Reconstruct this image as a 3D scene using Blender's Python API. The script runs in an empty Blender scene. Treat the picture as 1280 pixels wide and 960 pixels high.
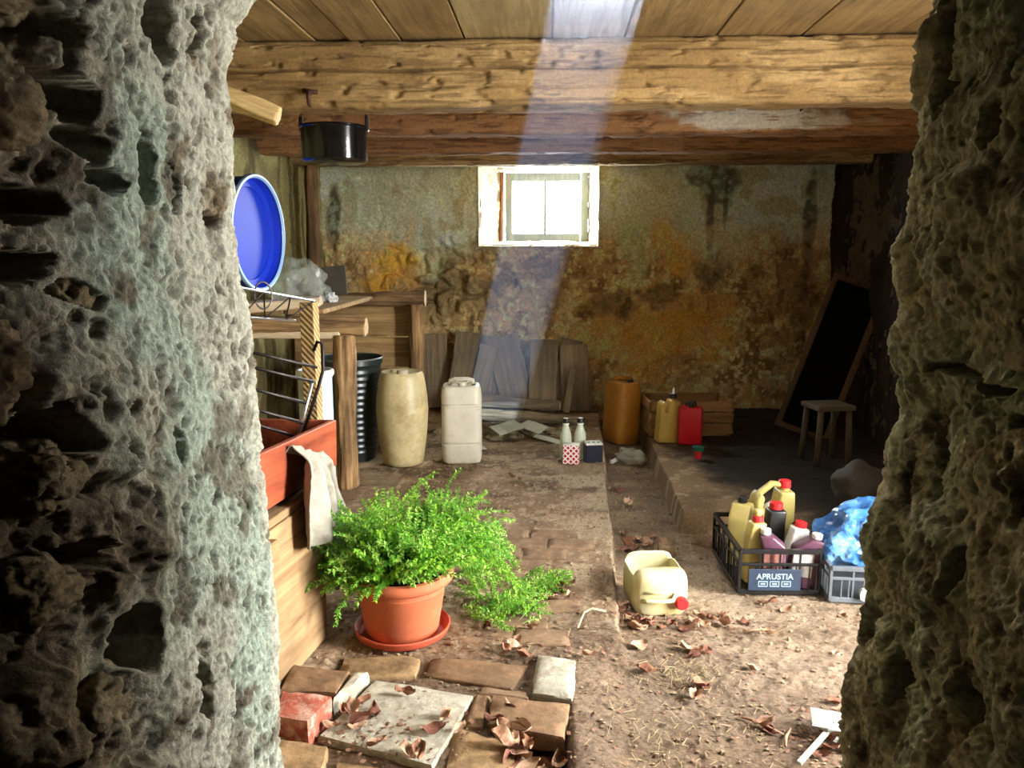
import bpy, bmesh, math, random
import numpy as np
from mathutils import Vector, Matrix, Euler

random.seed(7)
scene = bpy.context.scene
COL = scene.collection

# ------------------------------------------------------------------ camera
cam_data = bpy.data.cameras.new('camera')
cam_data.sensor_width = 36.0
cam_data.lens = 36.0 * 1000.0 / 1280.0
cam_data.clip_start = 0.02
cam = bpy.data.objects.new('camera', cam_data)
COL.objects.link(cam)
cam.location = (0, 0, 1.3)
cam.rotation_euler = (math.radians(90 - 9.648), 0, math.radians(2.822))
scene.camera = cam

# ------------------------------------------------------------------ light
world = bpy.data.worlds.new('overcast_sky')
scene.world = world
world.use_nodes = True
wn = world.node_tree.nodes
wn['Background'].inputs[0].default_value = (1.0, 1.0, 0.98, 1)
wn['Background'].inputs[1].default_value = 98.0


def portal(name, loc, rot, sx, sy):
    l = bpy.data.lights.new(name, 'AREA')
    l.shape = 'RECTANGLE'
    l.size, l.size_y = sx, sy
    l.cycles.is_portal = True
    o = bpy.data.objects.new(name, l)
    o.location = loc
    o.rotation_euler = rot
    COL.objects.link(o)


DOOR_Y0, DOOR_Y1, DOOR_Z = 1.50, 2.38, 2.08      # daylight doorway in the right wall
WX = 2.2                                       # inner face of the right wall
portal('doorway_portal', (WX + 0.42, (DOOR_Y0 + DOOR_Y1) / 2, DOOR_Z / 2), (0, math.radians(90), 0), DOOR_Z, DOOR_Y1 - DOOR_Y0)
portal('window_portal', (-0.05, 6.86, 1.63), (math.radians(-90), 0, 0), 0.7, 0.55)

# added spot lamp shining through a made-up gap in the ceiling boards
sl = bpy.data.lights.new('added_shaft_lamp', 'SPOT')
sl.energy = 40000
sl.color = (0.42, 0.64, 1.0)
sl.spot_size = math.radians(4)
sl.spot_blend = 0.1
sl.shadow_soft_size = 0.05
so = bpy.data.objects.new('added_shaft_lamp', sl)
so.location = (1.54, -4.70, 7.08)
so.rotation_euler = (Vector((0.15, 2.70, 2.14)) - so.location).to_track_quat('-Z', 'Y').to_euler()
COL.objects.link(so)

vs = scene.view_settings
vs.view_transform = 'Standard'
vs.look = 'None'
vs.gamma = 1.0
vs.use_curve_mapping = False
vs.exposure = 0.0
scene.cycles.max_bounces = 8
scene.cycles.diffuse_bounces = 6
scene.cycles.glossy_bounces = 3
scene.cycles.transparent_max_bounces = 16
scene.cycles.volume_bounces = 0
scene.cycles.sample_clamp_indirect = 6.0
scene.cycles.use_denoising = True


# ------------------------------------------------------------------ helpers
def C(r, g, b):
    f = lambda v: (v / 255 / 12.92) if v / 255 <= 0.04045 else ((v / 255 + 0.055) / 1.055) ** 2.4
    return (f(r), f(g), f(b))


def hash3(ix, iy, iz, seed):
    h = (ix.astype(np.int64) * 374761393 + iy.astype(np.int64) * 668265263 + iz.astype(np.int64) * 2147483647 + seed * 974634777) & 0xFFFFFFFF
    h = ((h ^ (h >> 13)) * 1274126177) & 0xFFFFFFFF
    h = ((h ^ (h >> 16)) * 2246822519) & 0xFFFFFFFF
    return ((h ^ (h >> 15)) & 0xFFFFFF) / float(0xFFFFFF)


def vnoise(P, seed=0):
    I = np.floor(P).astype(np.int64)
    F = P - I
    U = F * F * F * (F * (F * 6 - 15) + 10)
    r = 0
    for dx in (0, 1):
        wx = U[..., 0] if dx else 1 - U[..., 0]
        for dy in (0, 1):
            wy = U[..., 1] if dy else 1 - U[..., 1]
            for dz in (0, 1):
                wz = U[..., 2] if dz else 1 - U[..., 2]
                r = r + wx * wy * wz * hash3(I[..., 0] + dx, I[..., 1] + dy, I[..., 2] + dz, seed)
    return r * 2 - 1


def fbm(P, octv=4, seed=0, gain=0.5, lac=2.03):
    a, s, t = 1.0, 0, 0
    Q = np.array(P, dtype=float)
    for i in range(octv):
        s = s + a * vnoise(Q + 17.3 * i, seed + i)
        t += a
        a *= gain
        Q = Q * lac
    return s / t


def worley(P, seed=0):
    I = np.floor(P).astype(np.int64)
    f1 = np.full(P.shape[:-1], 9.0)
    f2 = np.full(P.shape[:-1], 9.0)
    cid = np.zeros(P.shape[:-1])
    for dx in (-1, 0, 1):
        for dy in (-1, 0, 1):
            for dz in (-1, 0, 1):
                a, b, c = I[..., 0] + dx, I[..., 1] + dy, I[..., 2] + dz
                d = np.sqrt((a + hash3(a, b, c, seed) - P[..., 0]) ** 2 + (b + hash3(a, b, c, seed + 5) - P[..., 1]) ** 2 + (c + hash3(a, b, c, seed + 9) - P[..., 2]) ** 2)
                n = d < f1
                f2 = np.where(n, f1, np.minimum(f2, d))
                cid = np.where(n, hash3(a, b, c, seed + 21), cid)
                f1 = np.where(n, d, f1)
    return f1, f2, cid


def sstep(a, b, x):
    t = np.clip((x - a) / (b - a), 0, 1)
    return t * t * (3 - 2 * t)


def lerp3(a, b, t):
    return a * (1 - t[..., None]) + np.array(b) * t[..., None]


def tag(o, label=None, cat=None, group=None, kind=None):
    if label: o['label'] = label
    if cat: o['category'] = cat
    if group: o['group'] = group
    if kind: o['kind'] = kind
    return o


def link(o, parent=None):
    COL.objects.link(o)
    if parent is not None:
        o.parent = parent
    return o


def empty(name, loc=(0, 0, 0), rot=(0, 0, 0)):
    o = bpy.data.objects.new(name, None)
    o.empty_display_size = 0.05
    o.location = loc
    o.rotation_euler = rot
    return link(o)


def mesh_np(name, V, quads, mat, parent=None, col=None, smooth=True):
    V = np.asarray(V, dtype=np.float32).reshape(-1, 3)
    Q = np.asarray(quads, dtype=np.int32).reshape(-1, 4)
    me = bpy.data.meshes.new(name)
    me.vertices.add(len(V))
    me.vertices.foreach_set('co', V.ravel())
    me.loops.add(len(Q) * 4)
    me.loops.foreach_set('vertex_index', Q.ravel())
    me.polygons.add(len(Q))
    me.polygons.foreach_set('loop_start', np.arange(0, len(Q) * 4, 4, dtype=np.int32))
    me.polygons.foreach_set('loop_total', np.full(len(Q), 4, dtype=np.int32))
    me.update(calc_edges=True)
    me.polygons.foreach_set('use_smooth', np.full(len(Q), smooth))
    if col is not None:
        at = me.color_attributes.new('tint', 'FLOAT_COLOR', 'POINT')
        c = np.ones((len(V), 4), dtype=np.float32)
        c[:, :3] = np.asarray(col).reshape(-1, 3)
        at.data.foreach_set('color', c.ravel())
    me.materials.append(mat)
    return link(bpy.data.objects.new(name, me), parent)


def grid_quads(n, m, flip=False, wrap=False):
    i = np.arange(n - 1)[:, None]
    mm = m if wrap else m - 1
    j = np.arange(mm)[None, :]
    j2 = (j + 1) % m
    a = i * m + j
    b = i * m + j2
    c = (i + 1) * m + j2
    d = (i + 1) * m + j
    q = np.stack([a, b, c, d], -1).reshape(-1, 4)
    return q[:, ::-1] if flip else q


# ---- bmesh shape helpers
class MB:
    def __init__(self):
        self.bm = bmesh.new()

    def box(self, c, s, rot=None, bevel=0.0, seg=1, jit=0.0):
        r = bmesh.ops.create_cube(self.bm, size=1.0)
        vv = r['verts']
        M = Matrix.Translation(c) @ (rot.to_matrix().to_4x4() if rot is not None else Matrix()) @ Matrix.Diagonal((*s, 1))
        bmesh.ops.transform(self.bm, matrix=M, verts=vv)
        if jit:
            for v in vv:
                v.co += Vector((random.uniform(-jit, jit), random.uniform(-jit, jit), random.uniform(-jit, jit)))
        if bevel:
            ed = list({e for v in vv for e in v.link_edges})
            bmesh.ops.bevel(self.bm, geom=ed, offset=bevel, segments=seg, profile=0.5, affect='EDGES')
        return self

    def tube(self, pts, rad, n=8, cap=True, jit=0.0):
        pts = [Vector(p) for p in pts]
        rads = rad if isinstance(rad, (list, tuple)) else [rad] * len(pts)
        rings = []
        ref = None
        for i, p in enumerate(pts):
            t = (pts[min(i + 1, len(pts) - 1)] - pts[max(i - 1, 0)]).normalized()
            if ref is None:
                ref = t.orthogonal().normalized()
            ref = (ref - t * ref.dot(t)).normalized()
            bi = t.cross(ref)
            rings.append([self.bm.verts.new(p + (ref * math.cos(a) + bi * math.sin(a)) * rads[i] * (1 + random.uniform(-jit, jit))) for a in [2 * math.pi * k / n for k in range(n)]])
        for a, b in zip(rings, rings[1:]):
            for k in range(n):
                self.bm.faces.new((a[k], a[(k + 1) % n], b[(k + 1) % n], b[k]))
        if cap:
            self.bm.faces.new(rings[0][::-1])
            self.bm.faces.new(rings[-1])
        return self

    def lathe(self, prof, n=32, c=(0, 0, 0), sx=1.0, sy=1.0, power=2.0):
        """prof: list of (r, z); r = 0 closes. power > 2 gives a rounded-square section."""
        c = Vector(c)
        rings = []
        for r, z in prof:
            if r < 1e-6:
                rings.append([self.bm.verts.new(c + Vector((0, 0, z)))])
            else:
                ring = []
                for k in range(n):
                    a = 2 * math.pi * (k + 0.5) / n
                    ca, sa = math.cos(a), math.sin(a)
                    q = (abs(ca) ** power + abs(sa) ** power) ** (-1 / power)
                    ring.append(self.bm.verts.new(c + Vector((r * q * ca * sx, r * q * sa * sy, z))))
                rings.append(ring)
        for a, b in zip(rings, rings[1:]):
            for k in range(n):
                k2 = (k + 1) % n
                if len(a) == 1 and len(b) == 1:
                    continue
                if len(a) == 1:
                    self.bm.faces.new((a[0], b[k2], b[k]))
                elif len(b) == 1:
                    self.bm.faces.new((a[k], a[k2], b[0]))
                else:
                    self.bm.faces.new((a[k], a[k2], b[k2], b[k]))
        return self

    def prism(self, outline, depth, M=None):
        """outline in local XZ, extruded along Y by depth (centred)."""
        M = M or Matrix()
        f = [self.bm.verts.new(M @ Vector((x, -depth / 2, z))) for x, z in outline]
        b = [self.bm.verts.new(M @ Vector((x, depth / 2, z))) for x, z in outline]
        self.bm.faces.new(f)
        self.bm.faces.new(b[::-1])
        n = len(f)
        for k in range(n):
            self.bm.faces.new((f[k], b[k], b[(k + 1) % n], f[(k + 1) % n]))
        return self

    def xf(self, M):
        bmesh.ops.transform(self.bm, matrix=M, verts=self.bm.verts)
        return self

    def noise(self, amp, scale, seed=0, along=None):
        self.bm.normal_update()
        P = np.array([v.co[:] for v in self.bm.verts])
        d = fbm(P * scale + 3.1 * seed, 3, seed) * amp
        for v, k in zip(self.bm.verts, d):
            v.co += v.normal * float(k)
        return self

    def sub(self, cuts=1):
        bmesh.ops.subdivide_edges(self.bm, edges=self.bm.edges[:], cuts=cuts, use_grid_fill=True)
        return self

    def build(self, name, mat, parent=None, smooth=False, angle=None):
        bmesh.ops.recalc_face_normals(self.bm, faces=self.bm.faces)
        me = bpy.data.meshes.new(name)
        self.bm.to_mesh(me)
        self.bm.free()
        if smooth:
            me.polygons.foreach_set('use_smooth', np.full(len(me.polygons), True))
            if angle:
                me.set_sharp_from_angle(angle=math.radians(angle))
        me.materials.append(mat)
        return link(bpy.data.objects.new(name, me), parent)


def copy_tree(o, parent=None):
    c = o.copy()
    COL.objects.link(c)
    c.parent = parent
    for ch in o.children:
        copy_tree(ch, c)
    return c


# ------------------------------------------------------------------ materials
def new_mat(name):
    m = bpy.data.materials.new(name)
    m.use_nodes = True
    nt = m.node_tree
    return m, nt, nt.nodes['Principled BSDF']


def nd(nt, t, **kw):
    n = nt.nodes.new(t)
    for k, v in kw.items():
        setattr(n, k, v)
    return n


def coord(nt, scale=(1, 1, 1), rand=True, kind='Object'):
    tc = nd(nt, 'ShaderNodeTexCoord')
    mp = nd(nt, 'ShaderNodeMapping')
    mp.inputs['Scale'].default_value = scale
    nt.links.new(tc.outputs[kind], mp.inputs['Vector'])
    if rand:
        oi = nd(nt, 'ShaderNodeObjectInfo')
        mu = nd(nt, 'ShaderNodeMath', operation='MULTIPLY')
        mu.inputs[1].default_value = 37.0
        nt.links.new(oi.outputs['Random'], mu.inputs[0])
        nt.links.new(mu.outputs[0], mp.inputs['Location'])
    return mp.outputs[0]


def noise_tex(nt, vec, scale, detail=6, rough=0.6, dist=0.0):
    n = nd(nt, 'ShaderNodeTexNoise')
    n.inputs['Scale'].default_value = scale
    n.inputs['Detail'].default_value = detail
    n.inputs['Roughness'].default_value = rough
    n.inputs['Distortion'].default_value = dist
    nt.links.new(vec, n.inputs['Vector'])
    return n.outputs['Fac']


def ramp(nt, fac, stops):
    r = nd(nt, 'ShaderNodeValToRGB')
    e = r.color_ramp.elements
    while len(e) < len(stops):
        e.new(0.5)
    for k, (p, c) in enumerate(stops):
        e[k].position = p
        e[k].color = (*c, 1)
    nt.links.new(fac, r.inputs[0])
    return r.outputs[0]


def mixc(nt, a, b, fac=0.5, mode='MIX'):
    m = nd(nt, 'ShaderNodeMix', data_type='RGBA', blend_type=mode)
    for sock, v in ((m.inputs[6], a), (m.inputs[7], b), (m.inputs[0], fac)):
        if isinstance(v, bpy.types.NodeSocket):
            nt.links.new(v, sock)
        elif isinstance(v, (int, float)):
            sock.default_value = v
        else:
            sock.default_value = (*v, 1)
    return m.outputs[2]


def bump(nt, bsdf, height, strength=0.4, dist=0.01):
    b = nd(nt, 'ShaderNodeBump')
    b.inputs['Strength'].default_value = strength
    b.inputs['Distance'].default_value = dist
    nt.links.new(height, b.inputs['Height'])
    nt.links.new(b.outputs[0], bsdf.inputs['Normal'])


def mat_rock(name, fine=90.0, strength=0.6, dist=0.006, speck=0.5, attr=True, base=(0.4, 0.4, 0.4)):
    """mineral surface: colour from the mesh tint, broken up by fine grain"""
    m, nt, b = new_mat(name)
    v = coord(nt, rand=False)
    n1 = noise_tex(nt, v, fine, 8, 0.7)
    n2 = noise_tex(nt, v, fine * 0.22, 5, 0.65)
    g = ramp(nt, n1, [(0.28, (1 - speck,) * 3), (0.72, (1 + speck * 0.55,) * 3)])
    if attr:
        a = nd(nt, 'ShaderNodeVertexColor', layer_name='tint')
        c = a.outputs['Color']
    else:
        c = ramp(nt, n2, [(0.3, tuple(x * 0.6 for x in base)), (0.7, tuple(x * 1.25 for x in base))])
    nt.links.new(mixc(nt, c, g, 1.0, 'MULTIPLY'), b.inputs['Base Color'])
    b.inputs['Roughness'].default_value = 0.92
    b.inputs['Specular IOR Level'].default_value = 0.25
    h = mixc(nt, n1, n2, 0.45)
    bump(nt, b, h, strength, dist)
    return m


def mat_wood(name, dark, light, axis=0, grain=38.0, rough=0.75, strength=0.35, stain=0.5):
    m, nt, b = new_mat(name)
    sc = [grain] * 3
    sc[axis] = grain * 0.07
    v = coord(nt, sc)
    v2 = coord(nt, (1, 1, 1))
    n1 = noise_tex(nt, v, 1.0, 7, 0.65, 0.6)
    n2 = noise_tex(nt, v2, 3.2, 5, 0.6)
    c1 = ramp(nt, n1, [(0.3, dark), (0.7, light)])
    c2 = ramp(nt, n2, [(0.3, (1 - stain,) * 3), (0.65, (1.1,) * 3)])
    nt.links.new(mixc(nt, c1, c2, 1.0, 'MULTIPLY'), b.inputs['Base Color'])
    b.inputs['Roughness'].default_value = rough
    b.inputs['Specular IOR Level'].default_value = 0.3
    bump(nt, b, n1, strength, 0.004)
    return m


def mat_plain(name, col, rough=0.5, metal=0.0, var=0.15, scale=14.0, spec=0.5, dirt=None, trans=0.0, bumpy=0.0):
    m, nt, b = new_mat(name)
    v = coord(nt)
    n = noise_tex(nt, v, scale, 6, 0.65)
    c = ramp(nt, n, [(0.3, tuple(x * (1 - var) for x in col)), (0.7, tuple(min(1, x * (1 + var * 0.6)) for x in col))])
    if dirt is not None:
        n2 = noise_tex(nt, v, scale * 0.35, 8, 0.75)
        f = ramp(nt, n2, [(0.48, (0, 0, 0)), (0.66, (0.85,) * 3)])
        c = mixc(nt, c, dirt, f)
    nt.links.new(c, b.inputs['Base Color'])
    b.inputs['Roughness'].default_value = rough
    b.inputs['Metallic'].default_value = metal
    b.inputs['Specular IOR Level'].default_value = spec
    if trans:
        b.inputs['Subsurface Weight'].default_value = trans
        b.inputs['Subsurface Radius'].default_value = (0.03, 0.025, 0.012)
    if bumpy:
        bump(nt, b, n, bumpy, 0.006)
    return m


def mat_clear(name, col=(0.9, 0.95, 0.95), alpha=0.35, rough=0.08):
    """thin see-through film or pane: part transparent, part glossy"""
    m, nt, b = new_mat(name)
    t = nd(nt, 'ShaderNodeBsdfTransparent')
    t.inputs[0].default_value = (*col, 1)
    b.inputs['Base Color'].default_value = (*col, 1)
    b.inputs['Roughness'].default_value = rough
    mx = nd(nt, 'ShaderNodeMixShader')
    mx.inputs[0].default_value = alpha
    nt.links.new(t.outputs[0], mx.inputs[1])
    nt.links.new(b.outputs[0], mx.inputs[2])
    nt.links.new(mx.outputs[0], nt.nodes['Material Output'].inputs['Surface'])
    return m


M_JAMB = mat_rock('limewashed_rubble', 95, 1.0, 0.009, 0.62)
M_WALL = mat_rock('old_plaster', 60, 0.8, 0.008, 0.55)
M_FLOOR = mat_rock('earthy_concrete', 90, 0.9, 0.008, 0.65)
M_DARKSTONE = mat_rock('dark_stone', 30, 0.6, 0.01, 0.5, attr=False, base=C(92, 82, 66))
M_CEIL = mat_wood('ceiling_pine', C(106, 84, 52), C(172, 144, 98), 1, 30, 0.8, 0.3, 0.35)
M_CEIL2 = mat_wood('ceiling_pine_pale', C(150, 128, 84), C(214, 196, 150), 1, 30, 0.8, 0.3, 0.3)
M_BEAM = mat_rock('beam_timber', 70, 0.6, 0.004, 0.35)

# ------------------------------------------------------------------ front wall with the rubble doorway the camera looks through
def jamb(name, sign, prof, holes, seed, label, colour):
    """thick rubble jamb. prof: (z, x) of the inner corner; plan runs near face > reveal > rounded corner > room face"""
    zs = np.concatenate([np.linspace(-0.15, 0.45, 70), np.linspace(0.4526, 1.80, 520), [1.83, 1.86]])
    px = np.interp(zs, [p[0] for p in prof], [p[1] for p in prof])
    ys = np.concatenate([np.linspace(0.33, 0.68, 40), np.linspace(0.6825, 1.22, 216)])
    th = np.linspace(0, math.pi / 2, 24)[1:]
    # plan, relative to the corner line x = px: (offset outward, y)
    R = 0.12
    off = np.concatenate([[0.9], np.linspace(0.25, 0.06, 8), 0.05 * ((1.22 - ys) / 0.9) + (0.26 if sign < 0 else 0.12) * sstep(0.95, 0.5, ys), R * (1 - np.cos(th)), np.linspace(0.16, 1.55, 30)])
    yy = np.concatenate([[0.33], np.full(8, 0.33), ys, 1.22 + R * np.sin(th), np.full(30, 1.34)])
    nx = np.concatenate([np.zeros(1), np.linspace(0, 0.7, 8), np.ones(len(ys)), np.cos(th), np.zeros(30)])
    ny = np.concatenate([-np.ones(1), -np.sqrt(1 - np.linspace(0, 0.7, 8) ** 2), np.zeros(len(ys)), np.sin(th), np.ones(30)])
    n, m = len(zs), len(yy)
    X = sign * (np.abs(px)[:, None] + off[None, :])
    Y = np.broadcast_to(yy, (n, m))
    Z = np.broadcast_to(zs[:, None], (n, m))
    P = np.stack([X, Y, Z], -1)
    N = np.stack([-sign * np.broadcast_to(nx, (n, m)), np.broadcast_to(ny, (n, m)), np.zeros((n, m))], -1)
    Q = P + 0.016 * np.stack([fbm(P * 9, 3, seed + 40), fbm(P * 9, 3, seed + 50), fbm(P * 9, 3, seed + 60)], -1)
    near = 1 - sstep(0.78, 1.02, Y + 0.10 * fbm(P * 4, 2, seed + 3))          # rubble towards the near edge, plaster towards the room
    if sign > 0:
        near = 0.35 + 0.65 * near
    f1, f2, cid = worley(Q * np.array([5.2, 5.2, 6.5]) + 11 * seed, seed)
    edge = sstep(0.03, 0.30, f2 - f1)
    rub = (0.42 * edge + 0.35 * (cid - 0.5) * edge + 0.22 * fbm(Q * 13, 4, seed + 8)) * 0.085
    plast = 0.010 * fbm(Q * 6, 4, seed + 1) + 0.007 * fbm(Q * 20, 4, seed + 2)

    def pocks(scale, seed2, prob, size, asp=(1, 1, .75)):
        g1, _, gid = worley((P + 0.012 * np.stack([fbm(P * 40, 2, seed2)] * 3, -1)) * scale * np.array(asp), seed2)
        return (1 - sstep(size * 0.55, size, g1)) * (gid < prob)
    p1, p2, p3 = pocks(14, seed + 70, 0.4, .42, (1.2, 1.2, .45)), pocks(34, seed + 71, 0.45, .45), pocks(75, seed + 72, 0.5, .5)
    n3 = fbm(Q * np.array([34, 34, 20]), 3, seed + 4)
    pits = sstep(0.18, 0.42, n3) * (0.006 + 0.004 * near) + 0.024 * p1 * (0.10 + .5 * near) + 0.010 * p2 + 0.005 * p3
    n4 = fbm(Q * np.array([85, 85, 60]), 3, seed + 6)
    fine = 0.006 * n4 - 0.005 * sstep(0.2, 0.45, n4) + 0.002 * fbm(Q * 170, 2, seed + 7)
    worn = np.clip(0.8 * p1 + 0.8 * p2 + 0.7 * p3, 0, 1)
    d = 0.018 * fbm(P * 2.4, 2, seed + 9) + near * (rub - 0.025) + plast * (1 + 0.7 * near) - pits + fine
    deep = np.zeros((n, m))
    for (hy, hz, ry, rz, dep) in holes:
        q = ((Y - hy + 0.02 * fbm(P * 22, 2, 3)) / ry) ** 2 + ((Z - hz + 0.02 * fbm(P * 22, 2, 5)) / rz) ** 2
        w = 1 - sstep(0.6, 1.05, q)
        d = d - dep * w
        deep = np.maximum(deep, w)
    V = P + N * d[..., None]
    # colours: limewash with a green algae cast, bare tufa, ochre earth
    k1 = fbm(P * 5, 4, seed + 12)
    k2 = fbm(P * 16, 4, seed + 13)
    k3 = fbm(P * np.array([7, 7, 3]), 4, seed + 14)
    col = np.broadcast_to(np.array(colour[0]), V.shape).copy()
    col = lerp3(col, colour[1], sstep(-0.05, 0.3, k3 + 0.35 * k2))
    col = lerp3(col, colour[2], np.clip(near * 1.1 + sstep(0.15, 0.45, k1 + 0.5 * k2) * 0.8, 0, 1))
    col = lerp3(col, colour[3], sstep(0.12, 0.4, k2 - 0.2 * k1 + 0.15 * near) * 0.75)
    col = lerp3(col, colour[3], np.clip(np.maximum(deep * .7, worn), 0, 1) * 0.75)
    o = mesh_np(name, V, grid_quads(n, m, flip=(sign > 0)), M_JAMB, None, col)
    tag(o, label, 'wall', None, 'structure')
    return o


jamb('wall_front_left', -1,
     [(-0.2, -0.49), (0.3, -0.455), (0.55, -0.458), (0.8, -0.472), (1.0, -0.474), (1.15, -0.476), (1.26, -0.486), (1.34, -0.490), (1.45, -0.484), (1.56, -0.484), (1.63, -0.470), (1.69, -0.415), (1.76, -0.34), (1.9, -0.2)],
     [(0.888, 1.465, .040, .024, .10), (0.918, 1.421, .030, .022, .09), (1.002, 1.39, .018, .048, .09), (1.06, 1.381, .011, .038, .07), (1.047, 1.576, .036, .04, .08), (1.139, 1.59, .018, .03, .05), (0.839, 1.536, .07, .024, .10),
      (0.934, 1.386, .024, .016, .06), (1.178, 1.341, .026, .008, .04), (0.845, 1.35, .055, .02, .09), (0.827, 1.283, .04, .018, .08), (1.067, 1.515, .014, .013, .03), (0.833, 1.097, .038, .028, .09), (0.83, 0.954, .06, .024, .09),
      (1.006, 1.039, .012, .032, .04), (0.883, 1.247, .035, .012, .05), (0.90, 0.82, .03, .04, .07), (1.0, 0.70, .015, .05, .05)],
     3, 'left door jamb of pitted limewashed rubble with a green cast', [C(180, 178, 160), C(171, 182, 164), C(132, 116, 90), C(92, 76, 57)])
jamb('wall_front_right', 1,
     [(-0.2, 0.46), (0.3, 0.485), (0.5, 0.485), (0.75, 0.50), (0.85, 0.495), (0.95, 0.515), (1.08, 0.54), (1.15, 0.537), (1.2, 0.535), (1.3, 0.522), (1.45, 0.527), (1.62, 0.532), (1.75, 0.535), (1.9, 0.48)],
     [(1.06, 1.128, .10, .010, .05), (0.958, 1.208, .014, .014, .04), (1.19, 1.577, .028, .056, .06), (1.051, 1.446, .018, .032, .05), (1.22, 0.711, .022, .038, .05), (1.18, 0.953, .012, .04, .04), (1.121, 1.023, .014, .048, .05),
      (1.024, 0.874, .018, .04, .05), (1.106, 0.678, .018, .045, .05), (0.951, 1.007, .018, .042, .06), (1.188, 1.508, .03, .027, .05), (0.958, 0.742, .028, .044, .06), (1.23, 1.104, .009, .05, .04), (0.949, 1.09, .025, .013, .05), (0.9, 1.3, .03, .05, .06)],
     11, 'right door jamb of dark weathered rubble stone', [C(176, 168, 130), C(168, 174, 138), C(148, 132, 98), C(100, 86, 62)])

# stones bulging out of the jambs
def stone(name, parent, loc, size, seed, col, mat=M_JAMB):
    bm = bmesh.new()
    bmesh.ops.create_icosphere(bm, subdivisions=5, radius=1.0)
    P = np.array([v.co[:] for v in bm.verts])
    f = np.array([[l.index for l in p.verts] for p in bm.faces])
    bm.free()
    P = np.sign(P) * np.abs(P) ** 0.8
    g1, g2, _ = worley(P * 1.5 + seed * 3.3, seed)
    r = 0.9 + 0.30 * fbm(P * 1.4 + seed, 3, seed) + 0.10 * fbm(P * 4 + seed, 3, seed + 1) - 0.10 * sstep(0.2, 0.5, fbm(P * 4 + seed, 3, seed + 2)) - 0.08 * (1 - sstep(0, .25, g2 - g1)) - 0.05 * sstep(0.2, 0.45, fbm(P * 9, 2, seed + 3))
    V = P * r[:, None] * np.array(size)
    me = bpy.data.meshes.new(name)
    me.from_pydata(V.tolist(), [], f.tolist())
    me.polygons.foreach_set('use_smooth', np.full(len(f), True))
    at = me.color_attributes.new('tint', 'FLOAT_COLOR', 'POINT')
    cc = np.ones((len(V), 4), dtype=np.float32)
    k = sstep(-0.1, 0.4, fbm(P * 2.2, 4, seed + 7))
    cc[:, :3] = lerp3(np.broadcast_to(np.array(col), V.shape), tuple(x * 0.62 for x in col), k)
    at.data.foreach_set('color', cc.ravel())
    me.materials.append(mat)
    o = bpy.data.objects.new(name, me)
    o.location = loc
    return link(o, parent)


jl = bpy.data.objects['wall_front_left']
jr = bpy.data.objects['wall_front_right']
for k, (p, s) in enumerate([((-.565, .80, 1.44), (.05, .07, .05)), ((-.57, .76, 1.18), (.05, .055, .055)), ((-.57, .83, 1.05), (.055, .05, .045)), ((-.565, .79, .93), (.05, .055, .04)),
                            ((-.555, .86, .76), (.05, .05, .045)), ((-.55, .82, .62), (.05, .055, .05)), ((-.58, .84, 1.57), (.05, .07, .045)), ((-.565, .9, 1.25), (.045, .045, .05))]):
    stone('stone', jl, p, s, 20 + k, C(134, 118, 90))
for k, (p, s) in enumerate([((.592, 1.02, 1.19), (.045, .14, .06)), ((.62, .93, 1.40), (.05, .08, .06)), ((.595, .88, .98), (.05, .06, .07)), ((.575, 1.0, .78), (.045, .07, .06)), ((.57, .9, .6), (.045, .06, .06)), ((.645, 1.12, 1.6), (.05, .08, .05))]):
    stone('stone', jr, p, s, 40 + k, C(150, 140, 108))

MB().box((1.60, 1.385, 1.0), (1.28, .21, 2.3)).build('hidden_masonry', M_DARKSTONE, jr)  # added unseen block that cuts doorway light off the left jamb

# wall above the doorway and unseen passage, added dark so the near jamb stays black
mb = MB()
mb.box((0, 0.84, 2.02), (4.4, 1.02, 0.40))
tag(mb.build('trim_1', mat_rock('lintel_stone', 30, 0.6, 0.01, 0.5, attr=False, base=C(84, 76, 62))), 'stone lintel above the doorway', 'lintel', None, 'structure')
mb = MB()
mb.box((-1.35, -0.45, 0.95), (0.1, 1.6, 2.5)).box((1.35, -0.45, 0.95), (0.1, 1.6, 2.5)).box((0, -1.25, 0.95), (2.8, 0.1, 2.5)).box((0, -0.45, 2.0), (2.8, 1.7, 0.1)).box((0, -0.45, -0.2), (2.8, 1.7, 0.1))
tag(mb.build('wall_near', mat_rock('darkened_stone', 30, 0.6, 0.01, 0.5, attr=False, base=C(58, 52, 44))), 'unseen dark walls added around the passage to shut out daylight', 'wall', None, 'structure')

# ------------------------------------------------------------------ far wall
def patch(X, Z, cx, cz, rx, rz, seed, rag=0.9, sc=7.0, soft=0.5):
    P = np.stack([X * sc, Z * sc, X * 0 + seed], -1)
    q = np.sqrt(((X - cx) / rx) ** 2 + ((Z - cz) / rz) ** 2) + rag * fbm(P, 4, seed)
    return 1 - sstep(1 - soft, 1 + soft * 0.4, q)


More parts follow.
